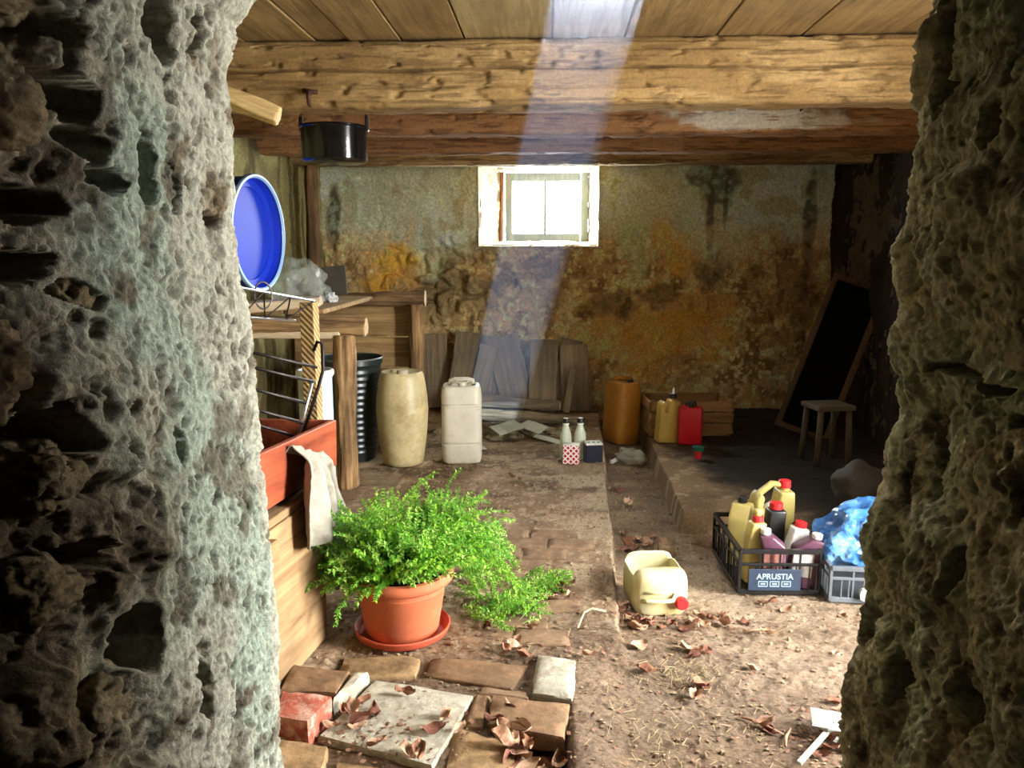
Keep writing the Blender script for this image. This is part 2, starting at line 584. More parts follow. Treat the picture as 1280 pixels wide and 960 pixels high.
xs = np.linspace(-1.95, 2.35, 480)
zs = np.linspace(-0.15, 2.2, 270)
X, Z = np.meshgrid(xs, zs)
P = np.stack([X, 0 * X, Z], -1)
stones = np.clip(patch(X, Z, -0.95, 1.05, 0.42, 0.36, 4, 0.3) + patch(X, Z, -0.35, 1.05, .5, .3, 5, .4) * 0.8, 0, 1)
f1, f2, cid = worley(P * np.array([6, 1, 7.5]) + 0.5 * np.stack([fbm(P * 5, 2, 1)] * 3, -1), 8)
D = 0.025 * fbm(P * 1.7, 3, 2) + 0.012 * fbm(P * 7, 4, 3) + 0.005 * fbm(P * 30, 3, 4)
peel = sstep(0.05, 0.18, fbm(P * 3.1, 5, 33)) * sstep(1.65, 1.2, Z)          # plaster fallen away
D = D - 0.014 * peel - 0.012 * sstep(0.15, 0.4, fbm(P * np.array([22, 1, 22]), 3, 6)) * sstep(1.7, 1.2, Z)
D = D + stones * (0.07 * sstep(0.02, 0.35, f2 - f1) + 0.03 * cid - 0.06)
crack = np.abs(fbm(P * np.array([2.5, 1, 2.0]), 4, 71))
D = D - 0.01 * (1 - sstep(0.0, 0.012, crack))
k1, k2, k3 = fbm(P * 2.3, 4, 11), fbm(P * 8, 4, 12), fbm(P * np.array([9, 1, 1.6]), 4, 13)
k4 = fbm(P * 26, 3, 15)
col = np.broadcast_to(np.array(C(168, 170, 144)), P.shape).copy()
col = lerp3(col, C(176, 200, 172), sstep(-0.15, 0.25, k1 + 0.3 * k2))                        # green-grey limewash
col = lerp3(col, C(150, 132, 96), sstep(0.1, 0.4, k2 + 0.5 * k1) * 0.7)
low = sstep(1.5, 1.1, Z + 0.35 * k1 + 0.12 * k2)
col = lerp3(col, C(168, 134, 82), low * 0.85)                                               # ochre render lower down
col = lerp3(col, C(112, 86, 54), low * sstep(0.0, 0.3, k2 + 0.6 * k4) * 0.8)
col = lerp3(col, C(222, 196, 140), low * sstep(0.05, 0.30, k4 - 0.3 * k2) * 0.75)
for (cx, cz, rx, rz, s, c, am) in [
    (-1.38, 1.17, .15, .18, 3, C(206, 150, 48), .95), (-1.18, 1.20, .15, .18, 4, C(204, 146, 46), .95), (-1.28, 1.05, .26, .12, 6, C(184, 136, 58), .8),
    (0.98, 1.22, .2, .22, 9, C(214, 160, 70), .7), (0.86, 0.55, .5, .35, 10, C(206, 152, 62), .75), (1.2, .75, .3, .4, 13, C(190, 140, 62), .6), (0.42, .62, .3, .3, 12, C(208, 172, 96), .6),
    (0.55, 0.86, .26, .10, 14, C(62, 50, 36), .8), (0.80, 0.93, .18, .08, 15, C(66, 54, 38), .8), (0.28, 0.79, .09, .07, 16, C(70, 52, 34), .7), (1.25, 1.06, .14, .16, 17, C(92, 86, 68), .8),
    (1.25, 1.80, .16, .22, 18, C(76, 70, 56), .85), (1.24, 1.55, .03, .3, 19, C(66, 58, 44), .8), (1.36, 1.6, .022, .28, 20, C(56, 48, 36), .8), (-.1, 1.14, .25, .12, 21, C(104, 82, 58), .7),
    (2.02, 1.2, .05, .7, 22, C(40, 34, 24), .8), (-1.76, 1.5, .05, .45, 23, C(52, 46, 30), .9), (0.02, .95, .12, .3, 24, C(120, 96, 66), .6),
    (-.62, 1.0, .3, .25, 25, C(112, 100, 74), .7), (-1.0, .95, .3, .25, 26, C(120, 108, 76), .8), (-.95, 1.12, .12, .1, 27, C(176, 188, 150), .6), (1.9, .9, .4, .4, 28, C(104, 60, 36), .6),
    (0.66, 1.32, .12, .3, 29, C(160, 178, 138), .7), (1.35, 1.35, .25, .16, 31, C(186, 170, 128), .6)]:
    col = lerp3(col, c, patch(X, Z, cx, cz, rx, rz, s) * am * (.6 + .4 * sstep(-.25, .15, k4 + .5 * k2)))
col = np.clip(lerp3(col, C(88, 72, 52), peel * 0.2) * 1.75, 0, .8)
V = np.stack([X, 6.5 - D, Z], -1)
inside = (X > -0.575) & (X < 0.36) & (Z > 1.325) & (Z < 1.955)
q = grid_quads(len(zs), len(xs))
q = q[~inside.ravel()[q].all(1)]
far = mesh_np('wall_back', V, q, M_WALL, None, col)
tag(far, 'far wall of flaking green and ochre plaster', 'wall', None, 'structure')
mb = MB()
mb.box((-1.27, 6.8, 1.0), (1.36, 0.36, 2.4)).box((1.36, 6.8, 1.0), (1.98, 0.36, 2.4)).box((-0.1, 6.8, .58), (1.0, 0.36, 1.46)).box((-0.1, 6.8, 2.1), (1.0, 0.36, 0.26))
mb.build('hidden_masonry', M_DARKSTONE, far)

# splayed whitewashed window reveal
M_WHITEWASH = mat_rock('whitewash_flaking', 55, 0.9, 0.01, 0.4, attr=False, base=C(226, 216, 196))
def reveal(name, a, b, c, d, seed):
    u = np.linspace(0, 1, 24)[:, None, None]
    v = np.linspace(0, 1, 44)[None, :, None]
    a, b, c, d = map(np.array, (a, b, c, d))
    P = a * (1 - u) * (1 - v) + b * u * (1 - v) + c * u * v + d * (1 - u) * v
    nrm = np.cross(b - a, d - a)
    nrm = nrm / np.linalg.norm(nrm)
    if nrm @ (np.array([-.1, 6.2, 1.62]) - a) < 0:
        nrm = -nrm
    e = np.minimum(1, np.minimum(np.minimum(u, 1 - u), np.minimum(v, 1 - v)) * 14)[..., 0]
    dd = (0.016 * fbm(P * 14, 4, seed) + 0.008 * fbm(P * 50, 2, seed + 1)) * (0.3 + 0.7 * e)
    return mesh_np(name, P + nrm * dd[..., None], grid_quads(24, 44), M_WHITEWASH, far)


o1, o2, o3, o4 = (-.585, 6.47, 1.315), (.365, 6.47, 1.315), (.365, 6.47, 1.965), (-.585, 6.47, 1.965)
i1, i2, i3, i4 = (-.40, 6.78, 1.36), (.295, 6.78, 1.36), (.295, 6.78, 1.93), (-.40, 6.78, 1.93)
reveal('window_reveal', o1, i1, i4, o4, 1)
reveal('window_reveal', o2, i2, i3, o3, 2)
reveal('window_reveal', o1, i1, i2, o2, 3)
reveal('window_reveal', o4, i4, i3, o3, 4)
M_WFRAME = mat_wood('window_paint', C(150, 162, 152), C(196, 206, 194), 2, 40, 0.6, 0.2, 0.3)
M_GLASS = mat_clear('window_glass', (0.97, 1, 1), 0.06, 0.02)
win = empty('window_1', (-0.05, 6.78, 1.63))
tag(win, 'small two-pane window with a grey-green frame in the far wall', 'window', None, 'structure')
mb = MB()
for c, s in [((-.31, 0, 0), (.06, .05, .56)), ((.315, 0, 0), (.06, .05, .56)), ((0, 0, .245), (.56, .05, .07)), ((0, 0, -.245), (.56, .05, .07)), ((-.01, 0, 0), (.026, .04, .42))]:
    mb.box(c, s, None, 0.004)
wf = mb.build('window_frame', M_WFRAME, win)
for cx in (-.155, .145):
    MB().box((cx, 0.005, 0), (.275, .004, .43)).build('pane', M_GLASS, wf)
mb = MB()
mb.tube([(-.38, -.05, -.29), (-.372, -.05, 0), (-.36, -.05, .28)], [.016, .014, .016], 8)
mb.build('jamb_strip', mat_wood('reddish_strip', C(110, 66, 40), C(170, 112, 70), 2), win, True)

# ------------------------------------------------------------------ side walls
def side_wall(name, x, nx, y0, y1, z0, z1, seed, cols, label):
    ys = np.linspace(y0, y1, 240)
    zs = np.linspace(z0, z1, 130)
    Y, Z = np.meshgrid(ys, zs)
    P = np.stack([0 * Y, Y, Z], -1)
    D = 0.03 * fbm(P * 2, 3, seed) + 0.014 * fbm(P * 8, 4, seed + 1) - 0.012 * sstep(0.2, 0.45, fbm(P * 20, 3, seed + 2))
    k1, k2 = fbm(P * 3, 4, seed + 5), fbm(P * np.array([1, 12, 2]), 4, seed + 6)
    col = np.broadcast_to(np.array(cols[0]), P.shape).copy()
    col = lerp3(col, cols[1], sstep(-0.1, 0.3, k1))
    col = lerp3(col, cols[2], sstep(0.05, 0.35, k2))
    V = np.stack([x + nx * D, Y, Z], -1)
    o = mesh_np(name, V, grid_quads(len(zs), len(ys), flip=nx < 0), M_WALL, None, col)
    return tag(o, label, 'wall', None, 'structure')


wl = side_wall('wall_left', -1.86, 1, 1.2, 6.55, -.15, 2.2, 81, [C(150, 142, 92), C(118, 108, 70), C(88, 78, 48)], 'left wall of yellowish stained plaster')
MB().box((-2.1, 3.9, 1.0), (0.4, 5.4, 2.4)).build('hidden_masonry', M_DARKSTONE, wl)
wr = side_wall('wall_right', WX, -1, DOOR_Y1, 6.55, -.15, 2.2, 91, [C(54, 42, 28), C(42, 31, 21), C(28, 22, 16)], 'right wall of crumbling plaster, its colour darkened for deep shade')  # wall colours darkened to stand for the unlit rear corner
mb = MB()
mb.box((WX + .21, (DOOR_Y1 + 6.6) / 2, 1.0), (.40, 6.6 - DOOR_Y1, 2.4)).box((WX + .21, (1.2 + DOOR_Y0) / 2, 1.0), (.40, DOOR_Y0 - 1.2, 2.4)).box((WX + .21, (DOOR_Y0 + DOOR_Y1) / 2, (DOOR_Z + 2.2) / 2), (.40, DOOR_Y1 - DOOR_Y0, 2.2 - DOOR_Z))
mb.build('hidden_masonry', M_DARKSTONE, wr)
og = MB().box((7.3, 2.2, -0.22), (9.2, 14, 0.2)).build('ground', mat_plain('pale_gravel', C(176, 170, 158), .9, 0, .3, 6))
tag(og, 'pale gravel yard outside the right-hand doorway', 'ground', None, 'structure')

# ------------------------------------------------------------------ floor
def slab_edge(Y):
    return np.interp(Y, [2.4, 2.58, 3.6, 4.85, 6.5], [0.25, 0.245, 0.29, 0.342, 0.40])


ys = np.concatenate([np.linspace(0.2, 1.45, 40), np.linspace(1.46, 3.2, 290), np.linspace(3.21, 6.55, 210)])
xs = np.concatenate([np.linspace(-1.95, -0.95, 60), np.linspace(-0.944, 1.5, 380), np.linspace(1.52, 2.75, 50)])
X, Y = np.meshgrid(xs, ys)
P = np.stack([X, Y, 0 * X], -1)
wob = 0.012 * fbm(P * 6, 3, 5)
step = sstep(-0.008, 0.008, X - slab_edge(Y) - wob)                     # 1 right of the slab edge
drop = 0.035 + 0.065 * sstep(2.6, 3.6, Y)
drop = drop * sstep(2.35, 2.75, Y + 0.05 * fbm(P * 7, 2, 9))
Zf = -step * drop
Zf = Zf - 0.035 * sstep(0.05, 0.3, X) * sstep(2.6, 2.2, Y)
Zf = Zf + 0.010 * fbm(P * 3, 4, 6) + 0.006 * fbm(P * 14, 3, 7) + 0.004 * fbm(P * 45, 2, 8)
pav = sstep(-0.72, -0.66, X) * sstep(0.075, 0.045, X) * sstep(2.40, 2.34, Y)   # bed of the loose paving by the door
Zf = Zf - 0.02 * pav
Zf = Zf - 0.06 * sstep(-0.06, -0.04, X) * sstep(0.06, 0.04, X) * sstep(2.06, 2.0, Y)
k1, k2, k3 = fbm(P * 2.2, 4, 21), fbm(P * 9, 4, 22), fbm(P * 30, 3, 23)
kx = fbm(P * np.array([3, 9, 1]), 4, 24)
col = np.broadcast_to(np.array(C(128, 104, 80)), P.shape).copy()
col = lerp3(col, C(152, 130, 104), sstep(-0.1, 0.3, k1 + 0.4 * k2))
col = lerp3(col, C(78, 58, 42), sstep(0.0, 0.4, kx + 0.4 * k3) * 0.75)
col = lerp3(col, C(186, 168, 138), sstep(0.18, 0.42, k3 + 0.3 * k2) * 0.5)
right = step * sstep(3.9, 3.2, Y)
col = lerp3(col, C(146, 128, 108), right * sstep(-0.3, 0.2, k1 + 0.3 * k2) * 0.8)
col = lerp3(col, C(96, 72, 52), right * sstep(0.1, 0.35, k2) * 0.5)
straw = patch(X, Y, 0.35, 2.02, .22, .2, 41, .4, 6)
col = lerp3(col, C(178, 160, 124), straw * sstep(-0.2, 0.3, k3 + k2) * 0.7)
edge_band = step * 0 + sstep(0.17, 0.12, np.abs(X - slab_edge(Y) + 0.13)) * sstep(2.5, 2.8, Y)
col = lerp3(col, C(166, 148, 122), edge_band * sstep(-0.3, 0.2, k2 + k1) * 0.65)
col = lerp3(col, C(74, 58, 44), pav * 0.7)
gut = step * sstep(3.4, 4.0, Y)
col = lerp3(col, C(92, 74, 54), gut * 0.6)
xs_f, ys_f, Z_f = xs, ys, Zf
dirt = sstep(2.9, 2.3, Y + .25 * k1) * sstep(-.6, .1, X)
col = lerp3(col, C(112, 92, 74), dirt * (.55 + .35 * sstep(-.2, .3, k2 + k3)))
col = np.clip(col * (1.18 - .32 * dirt)[..., None], 0, .8)  # brown dirt area darkened further to offset the strong doorway light
fl = mesh_np('floor', np.stack([X, Y, Zf], -1), grid_quads(len(ys), len(xs)), M_FLOOR, None, col)
tag(fl, 'earthy concrete cellar floor with a raised slab and a gutter', 'floor', None, 'structure')

# concrete plinth beyond the gutter
def plinth():
    xs = np.concatenate([np.linspace(0.61, 0.73, 50), np.linspace(0.74, 2.24, 110)]); ys = np.concatenate([np.linspace(3.79, 3.89, 44), np.linspace(3.9, 6.5, 260)])
    X, Y = np.meshgrid(xs, ys)
    P = np.stack([X, Y, 0 * X], -1)
    lx = 0.02 * fbm(P * 2.2, 2, 61)
    d = np.minimum(X - 0.655 - lx - 0.03 * sstep(5.4, 3.8, Y) * 0, Y - 3.835 - lx)
    Z = -0.13 + 0.14 * sstep(-0.012, 0.022, d) + 0.006 * fbm(P * 8, 4, 62) + 0.004 * fbm(P * 30, 3, 63)
    k1, k2 = fbm(P * 4, 4, 64), fbm(P * 14, 4, 65)
    col = np.broadcast_to(np.array(C(132, 108, 78)), P.shape).copy()
    col = lerp3(col, C(104, 82, 56), sstep(-0.05, 0.3, k1 + 0.3 * k2))
    col = lerp3(col, C(186, 168, 134), sstep(0.15, 0.4, k2) * 0.5)
    col = lerp3(col, C(30, 23, 16), sstep(0.10, .5, (X - .66) + .25 * k1 - .12 * (4.2 - Y)) * .95)  # shade of the rear right corner painted into the concrete colour
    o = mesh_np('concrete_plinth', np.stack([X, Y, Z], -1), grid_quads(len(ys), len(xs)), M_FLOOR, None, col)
    tag(o, 'low worn concrete plinth beyond the gutter, painted darker towards the unlit corner', 'plinth', None, 'structure')


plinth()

# ------------------------------------------------------------------ ceiling: boards in depth, beams across
ceil = empty('ceiling', (0, 3.9, 2.14))
tag(ceil, 'timber ceiling of long boards on rough hewn beams', 'ceiling', None, 'structure')
xe = [-2.0, -1.62, -1.27, -0.98, -0.84, -0.625, -0.365, -0.005, 0.285, 0.65, 0.99, 1.36, 1.72, 2.05, 2.3]
for k, (a, b) in enumerate(zip(xe, xe[1:])):
    pale = k in (6, 7)
    segs = [(1.36, 6.5)]
    if k == 7:
        segs = [(1.36, 2.57), (2.85, 6.5)]      # gap made up to let the added spot lamp shine in
    for (y0, y1) in segs:
        mb = MB().box(((a + b) / 2, (y0 + y1) / 2 - 3.9, 0.016 + random.uniform(-.004, .006)), (b - a - 0.006, y1 - y0, 0.03), None, 0.003)
        mb.build('ceiling_board', M_CEIL2 if pale else M_CEIL, ceil)

mb = MB().box((-1.0, 0, .05), (1.96, 5.2, .02)).box((1.3, 0, .05), (2.02, 5.2, .02)).box((.14, -1.94, .05), (.31, 1.24, .02)).box((.14, .79, .05), (.31, 3.63, .02))
mb.build('seam_backing', M_CEIL, ceil)  # added unseen backing, stops sky light leaking through the board seams


def beam(y, z0, h, w, seed, cracks, c0, c1, c2, patches=()):
    n, m = 420, 64
    xs = np.linspace(-1.9, 2.25, n)
    t = np.linspace(0, 1, m, endpoint=False) * 4
    # rounded rectangle section, densest on the front face
    sec = []
    for v in np.linspace(0, 1, 76, endpoint=False): sec.append((-w / 2, z0 + h * v))
    for v in np.linspace(0, 1, 8, endpoint=False): sec.append((-w / 2 + w * v, z0 + h))
    for v in np.linspace(0, 1, 10, endpoint=False): sec.append((w / 2, z0 + h - h * v))
    for v in np.linspace(0, 1, 16, endpoint=False): sec.append((w / 2 - w * v, z0))
    sec = np.array(sec)
    m = len(sec)
    cz = z0 + h / 2
    u = np.stack([sec[:, 0] / (w / 2), (sec[:, 1] - cz) / (h / 2)], -1)
    rr = 1 - 0.10 * sstep(0.75, 1.0, np.minimum(np.abs(u[:, 0]), np.abs(u[:, 1])))
    Yl = np.broadcast_to(sec[:, 0] * rr, (n, m)).copy()
    Zl = np.broadcast_to(cz + (sec[:, 1] - cz) * rr, (n, m)).copy()
    X = np.broadcast_to(xs[:, None], (n, m))
    P = np.stack([X, Yl, Zl], -1)
    D = 0.012 * fbm(P * np.array([1.6, 6, 6]), 3, seed) + 0.006 * fbm(P * np.array([9, 30, 30]), 4, seed + 1)
    D = D - 0.010 * sstep(0.2, 0.4, fbm(P * np.array([14, 26, 26]), 3, seed + 2))
    front = (u[:, 0] < -0.97)[None, :]
    k1, k2, k3 = fbm(P * np.array([2, 9, 9]), 4, seed + 3), fbm(P * np.array([7, 75, 75]), 4, seed + 4), fbm(P * np.array([12, 30, 30]), 3, seed + 5)
    col = np.broadcast_to(np.array(c0), P.shape).copy()
    col = lerp3(col, c1, sstep(-0.15, 0.3, k1 + 0.4 * k2))
    col = lerp3(col, c2, sstep(-0.05, 0.4, k2 + 0.3 * k3) * 0.75)
    for (v, dep, x0, x1) in cracks:
        zc = z0 + h * v + 0.010 * fbm(np.stack([X * 3, X * 0, X * 0 + seed], -1), 3, seed)
        ck = (1 - sstep(0.0025, 0.0075, np.abs(Zl - zc))) * sstep(x0 - .05, x0, X) * sstep(x1 + .05, x1, X) * front
        D = D - dep * ck
    Yl = Yl + np.where(front, -D, 0) + np.where(u[:, 0] > .97, D, 0)[:, :] if False else Yl + np.sign(u[:, 0])[None, :] * D * (np.abs(u[:, 0]) > .9)[None, :]
    Zl = Zl + np.sign(u[:, 1])[None, :] * D * (np.abs(u[:, 1]) > .9)[None, :]
    for (cx, v, rx, rz, s, c) in patches:
        col = lerp3(col, c, patch(X, Zl, cx, z0 + h * v, rx, rz, s, .5, 12) * front * sstep(-0.6, -0.1, k2 + .5 * k3))
    V = np.stack([X, Yl + y - 3.9, Zl - 2.14], -1)
    o = mesh_np('beam', V, grid_quads(n, m, wrap=True), M_BEAM, ceil, col)
    return o


oak = (C(148, 119, 76), C(184, 154, 106), C(100, 76, 46))
red = (C(150, 108, 70), C(172, 128, 84), C(98, 66, 42))
beam(3.50, 1.875, 0.262, 0.20, 101, [(0.53, 0.03, -1.9, 2.3), (0.25, 0.012, -.6, .5), (.8, .01, .3, 1.5)], *oak)
beam(4.30, 1.875, 0.262, 0.20, 111, [(0.35, 0.012, -.6, .4), (0.10, .01, .9, 2.2)], *red, patches=[(0.98, 0.32, .40, .07, 3, C(236, 230, 216)), (1.15, .16, .45, .04, 4, C(224, 214, 196))])
beam(5.18, 1.880, 0.26, 0.18, 121, [(0.3, 0.012, -1.5, 0)], *red)
beam(5.90, 1.885, 0.255, 0.18, 131, [(0.1, 0.02, -1.5, 2)], *oak)
beam(6.36, 1.930, 0.20, 0.12, 141, [(0.2, 0.02, -1.5, 2)], *oak)

# ================================================================== objects
def floor_z(x, y):
    i = int(np.clip(np.searchsorted(ys_f, y), 1, len(ys_f) - 1))
    j = int(np.clip(np.searchsorted(xs_f, x), 1, len(xs_f) - 1))
    return float(max(Z_f[i, j], Z_f[i - 1, j - 1]))


R = math.radians
M_LOG = mat_wood('barked_log', C(80, 56, 34), C(184, 148, 102), 0, 34, 0.85, 1.0, 0.55)
M_LOGZ = mat_wood('barked_log_upright', C(72, 46, 28), C(190, 152, 104), 2, 34, 0.85, 1.0, 0.6)
M_ENDGRAIN = mat_plain('end_grain', C(206, 176, 132), .8, 0, .25, 40)
M_BOARD = mat_wood('shelf_board', C(128, 98, 62), C(196, 162, 112), 0, 30, 0.8, 0.4, 0.4)
M_PALEBOARD = mat_wood('pale_board', C(168, 146, 112), C(222, 204, 172), 0, 30, 0.8, 0.3, 0.25)
M_GREY = mat_wood('weathered_board', C(112, 98, 78), C(178, 160, 130), 2, 26, 0.85, 0.5, 0.4)
M_GREYX = mat_wood('weathered_log', C(100, 86, 66), C(170, 150, 118), 0, 26, 0.85, 0.6, 0.4)
M_RUST = mat_plain('rusty_iron', C(78, 50, 36), .75, .6, .4, 60)
M_DARKWIRE = mat_plain('dark_steel_wire', C(58, 52, 50), .45, .85, .3, 60)
M_GALV = mat_plain('galvanised_wire', C(206, 206, 206), .3, .9, .15, 60)
M_BLACKPL = mat_plain('black_plastic', C(30, 32, 34), .35, 0, .2, 12, .5)
M_REDCAP = mat_plain('red_plastic', C(206, 40, 44), .4, 0, .1, 20)
M_BLACKCAP = mat_plain('black_cap', C(22, 22, 24), .35, 0, .2, 20)
M_WHITECAP = mat_plain('white_cap', C(226, 226, 222), .45, 0, .1, 20)


def log_np(name, p0, p1, r, seed, mat, parent=None, bend=0.02, r1=None, n=46, m=20, knots=0.25, endmat=None):
    n, m = max(n, 70), max(m, 40)
    p0, p1 = np.array(p0, float), np.array(p1, float)
    t = (p1 - p0) / np.linalg.norm(p1 - p0)
    a = np.cross(t, [0, 0, 1.0]) if abs(t[2]) < 0.9 else np.cross(t, [1.0, 0, 0])
    a = a / np.linalg.norm(a)
    b = np.cross(t, a)
    r1 = r1 or r
    s = np.linspace(0, 1, n)
    th = np.linspace(0, 2 * np.pi, m, endpoint=False)
    S, T = np.meshgrid(s, th, indexing='ij')
    L = np.linalg.norm(p1 - p0)
    Q = np.stack([S * L * 4, np.cos(T) * 1.2, np.sin(T) * 1.2], -1)
    rad = (r + (r1 - r) * S) * (1 + knots * fbm(Q + seed, 3, seed) + 0.12 * fbm(Q * np.array([1, 4, 4]) + seed, 3, seed + 1) - 0.10 * sstep(.12, .3, fbm(Q * np.array([.6, 7, 7]) + seed, 3, seed + 2)))
    cen = p0 + (p1 - p0) * S[..., None]
    w = np.sin(S * np.pi * 1.7 + seed)
    V = cen + (a * np.cos(T)[..., None] + b * np.sin(T)[..., None]) * rad[..., None] + a * (bend * w)[..., None]
    V = V.reshape(-1, 3)
    q = grid_quads(n, m, wrap=True)
    o = mesh_np(name, V, q, mat, parent)
    bm = bmesh.new()
    bm.from_mesh(o.data)
    bm.verts.ensure_lookup_table()
    o.data.materials.append(endmat or M_ENDGRAIN)
    for idx, rev in ((range(m), True), (range((n - 1) * m, n * m), False)):
        vv = [bm.verts[i] for i in idx]
        f = bm.faces.new(vv[::-1] if rev else vv)
        f.material_index = 1
    bmesh.ops.recalc_face_normals(bm, faces=bm.faces)
    bm.to_mesh(o.data)
    bm.free()
    return o


def recentre(o, origin):
    """put the object's origin at its base so that it sits at a real location"""
    o.data.transform(Matrix.Translation(-Vector(origin)))
    o.location = origin
    return o


# ------------------------------------------------------------------ loose paving by the doorway (parts of the floor)
M_BRICK = mat_plain('red_brick', C(156, 84, 66), .9, 0, .35, 30, .2, dirt=C(206, 186, 166), bumpy=.8)
M_BRICKB = mat_plain('dirty_brick', C(128, 100, 74), .92, 0, .4, 26, .2, dirt=C(92, 74, 56), bumpy=.8)
M_STONEW = mat_plain('pale_stone', C(170, 164, 146), .9, 0, .35, 30, .2, dirt=C(128, 116, 96), bumpy=.9)
M_STONET = mat_plain('tan_stone', C(154, 126, 90), .9, 0, .4, 26, .2, dirt=C(96, 76, 52), bumpy=.8)
M_PAVE = mat_plain('earthy_paver', C(134, 108, 84), .92, 0, .35, 24, .2, dirt=C(96, 76, 58), bumpy=.8)


def slab4(name, corners, ztop, thick, mat, parent, seed, amp=0.004):
    bm = bmesh.new()
    top = [bm.verts.new((x, y, ztop)) for x, y in corners]
    bot = [bm.verts.new((x, y, ztop - thick)) for x, y in corners]
    bm.faces.new(top)
    bm.faces.new(bot[::-1])
    for k in range(4):
        bm.faces.new((top[k], bot[k], bot[(k + 1) % 4], top[(k + 1) % 4]))
    bmesh.ops.recalc_face_normals(bm, faces=bm.faces)
    bmesh.ops.subdivide_edges(bm, edges=bm.edges[:], cuts=5, use_grid_fill=True)
    mb = MB()
    mb.bm.free()
    mb.bm = bm
    bm.normal_update()
    P = np.array([v.co[:] for v in bm.verts])
    d = fbm(P * 16 + seed, 3, seed) * amp * 1.6 + fbm(P * 60 + seed, 2, seed + 1) * amp * .7
    edge = [len({round(f.normal.z, 1) for f in v.link_faces}) > 1 for v in bm.verts]
    nn = [v.normal.copy() for v in bm.verts]
    for v, k, e, nv in zip(bm.verts, d, edge, nn):
        v.co += nv * float(k - (amp * 1.3 if e else 0))
    return mb.build(name, mat, parent, True, 50)


slab4('paving_stone', [(-0.62, 1.944), (-0.294, 1.831), (-0.22, 2.159), (-0.526, 2.233)], 0.004, .06, M_STONEW, fl, 1)
slab4('paving_brick', [(-0.385, 2.277), (-0.109, 2.208), (-0.065, 2.351), (-0.378, 2.396)], 0.0, .05, M_BRICKB, fl, 2)
slab4('paving_brick', [(-0.235, 2.018), (-0.178, 2.009), (-0.172, 2.17), (-0.214, 2.177)], 0.0, .05, M_BRICKB, fl, 3)
slab4('paving_brick', [(-0.165, 2.006), (0.045, 1.954), (0.062, 2.115), (-0.163, 2.154)], 0.012, .06, M_BRICKB, fl, 4)
slab4('paving_stone', [(-0.263, 1.80), (-0.09, 1.80), (-0.079, 1.952), (-0.255, 2.012)], -0.002, .06, M_STONET, fl, 5)
slab4('paving_brick', [(-0.54, 1.70), (-0.275, 1.70), (-0.285, 1.828), (-0.54, 1.845)], -0.006, .06, M_STONET, fl, 6)
slab4('paving_stone', [(-0.05, 2.172), (0.069, 2.136), (0.087, 2.365), (-0.036, 2.395)], 0.014, .06, M_STONEW, fl, 7)
slab4('paving_stone', [(-0.654, 2.245), (-0.41, 2.27), (-0.412, 2.409), (-0.661, 2.372)], 0.0, .05, M_STONET, fl, 8)
slab4('paving_stone', [(-0.21, 2.19), (-0.06, 2.16), (-0.06, 2.20), (-0.2, 2.23)], -0.004, .05, M_PAVE, fl, 9)
k = 0
for row, y in enumerate(np.arange(2.47, 3.5, 0.125)):
    x = -0.33 + (row % 2) * 0.11
    while x < 0.0:
        w = random.uniform(.17, .25)
        slab4('paving_brick', [(x, y), (x + w - .012, y - .01), (x + w - .012, y + .105), (x, y + .112)], 0.006 + random.uniform(-.004, .005), .04, M_PAVE, fl, 10 + k, .003)
        x += w
        k += 1

# loose bricks lying on the paving
def loose(name, corners, ztop, thick, mat, seed, label, cat='brick', group=None):
    cx = sum(c[0] for c in corners) / 4
    cy = sum(c[1] for c in corners) / 4
    o = slab4(name, [(x - cx, y - cy) for x, y in corners], thick, thick, mat, None, seed)
    o.location = (cx, cy, ztop - thick)
    return tag(o, label, cat, group)


loose('brick', [(-0.735, 1.935), (-0.638, 1.915), (-0.605, 2.04), (-0.757, 2.065)], .062, .10, M_BRICK, 21, 'loose red brick with whitish mortar on top beside the left jamb')
loose('brick', [(-0.776, 2.10), (-0.61, 2.09), (-0.60, 2.215), (-0.785, 2.245)], .042, .08, M_BRICKB, 22, 'mossy brown loose brick lying behind the red brick')
loose('stone', [(-0.612, 2.07), (-0.57, 2.12), (-0.545, 2.225), (-0.59, 2.21)], .038, .06, M_STONEW, 23, 'small pale stone wedge leaning on the mossy brown brick', 'stone')
loose('brick', [(-0.72, 1.74), (-0.56, 1.75), (-0.575, 1.885), (-0.74, 1.91)], .016, .07, M_STONET, 24, 'flat brown brick in front of the red brick')
loose('stone', [(0.49, 3.44), (0.56, 3.43), (0.565, 3.50), (0.495, 3.505)], -.02, .07, M_PAVE, 25, 'small square stone in the gutter behind the cut-open jerrycan', 'stone')

# ------------------------------------------------------------------ left side: timber shelf
shelf = empty('timber_shelf', (-1.35, 4.8, 0))
tag(shelf, 'rustic shelf of round logs and boards against the left wall', 'shelf')
SO = Vector((-1.35, 4.8, 0))


def sp(x, y, z):
    return (x + 1.35, y - 4.8, z)


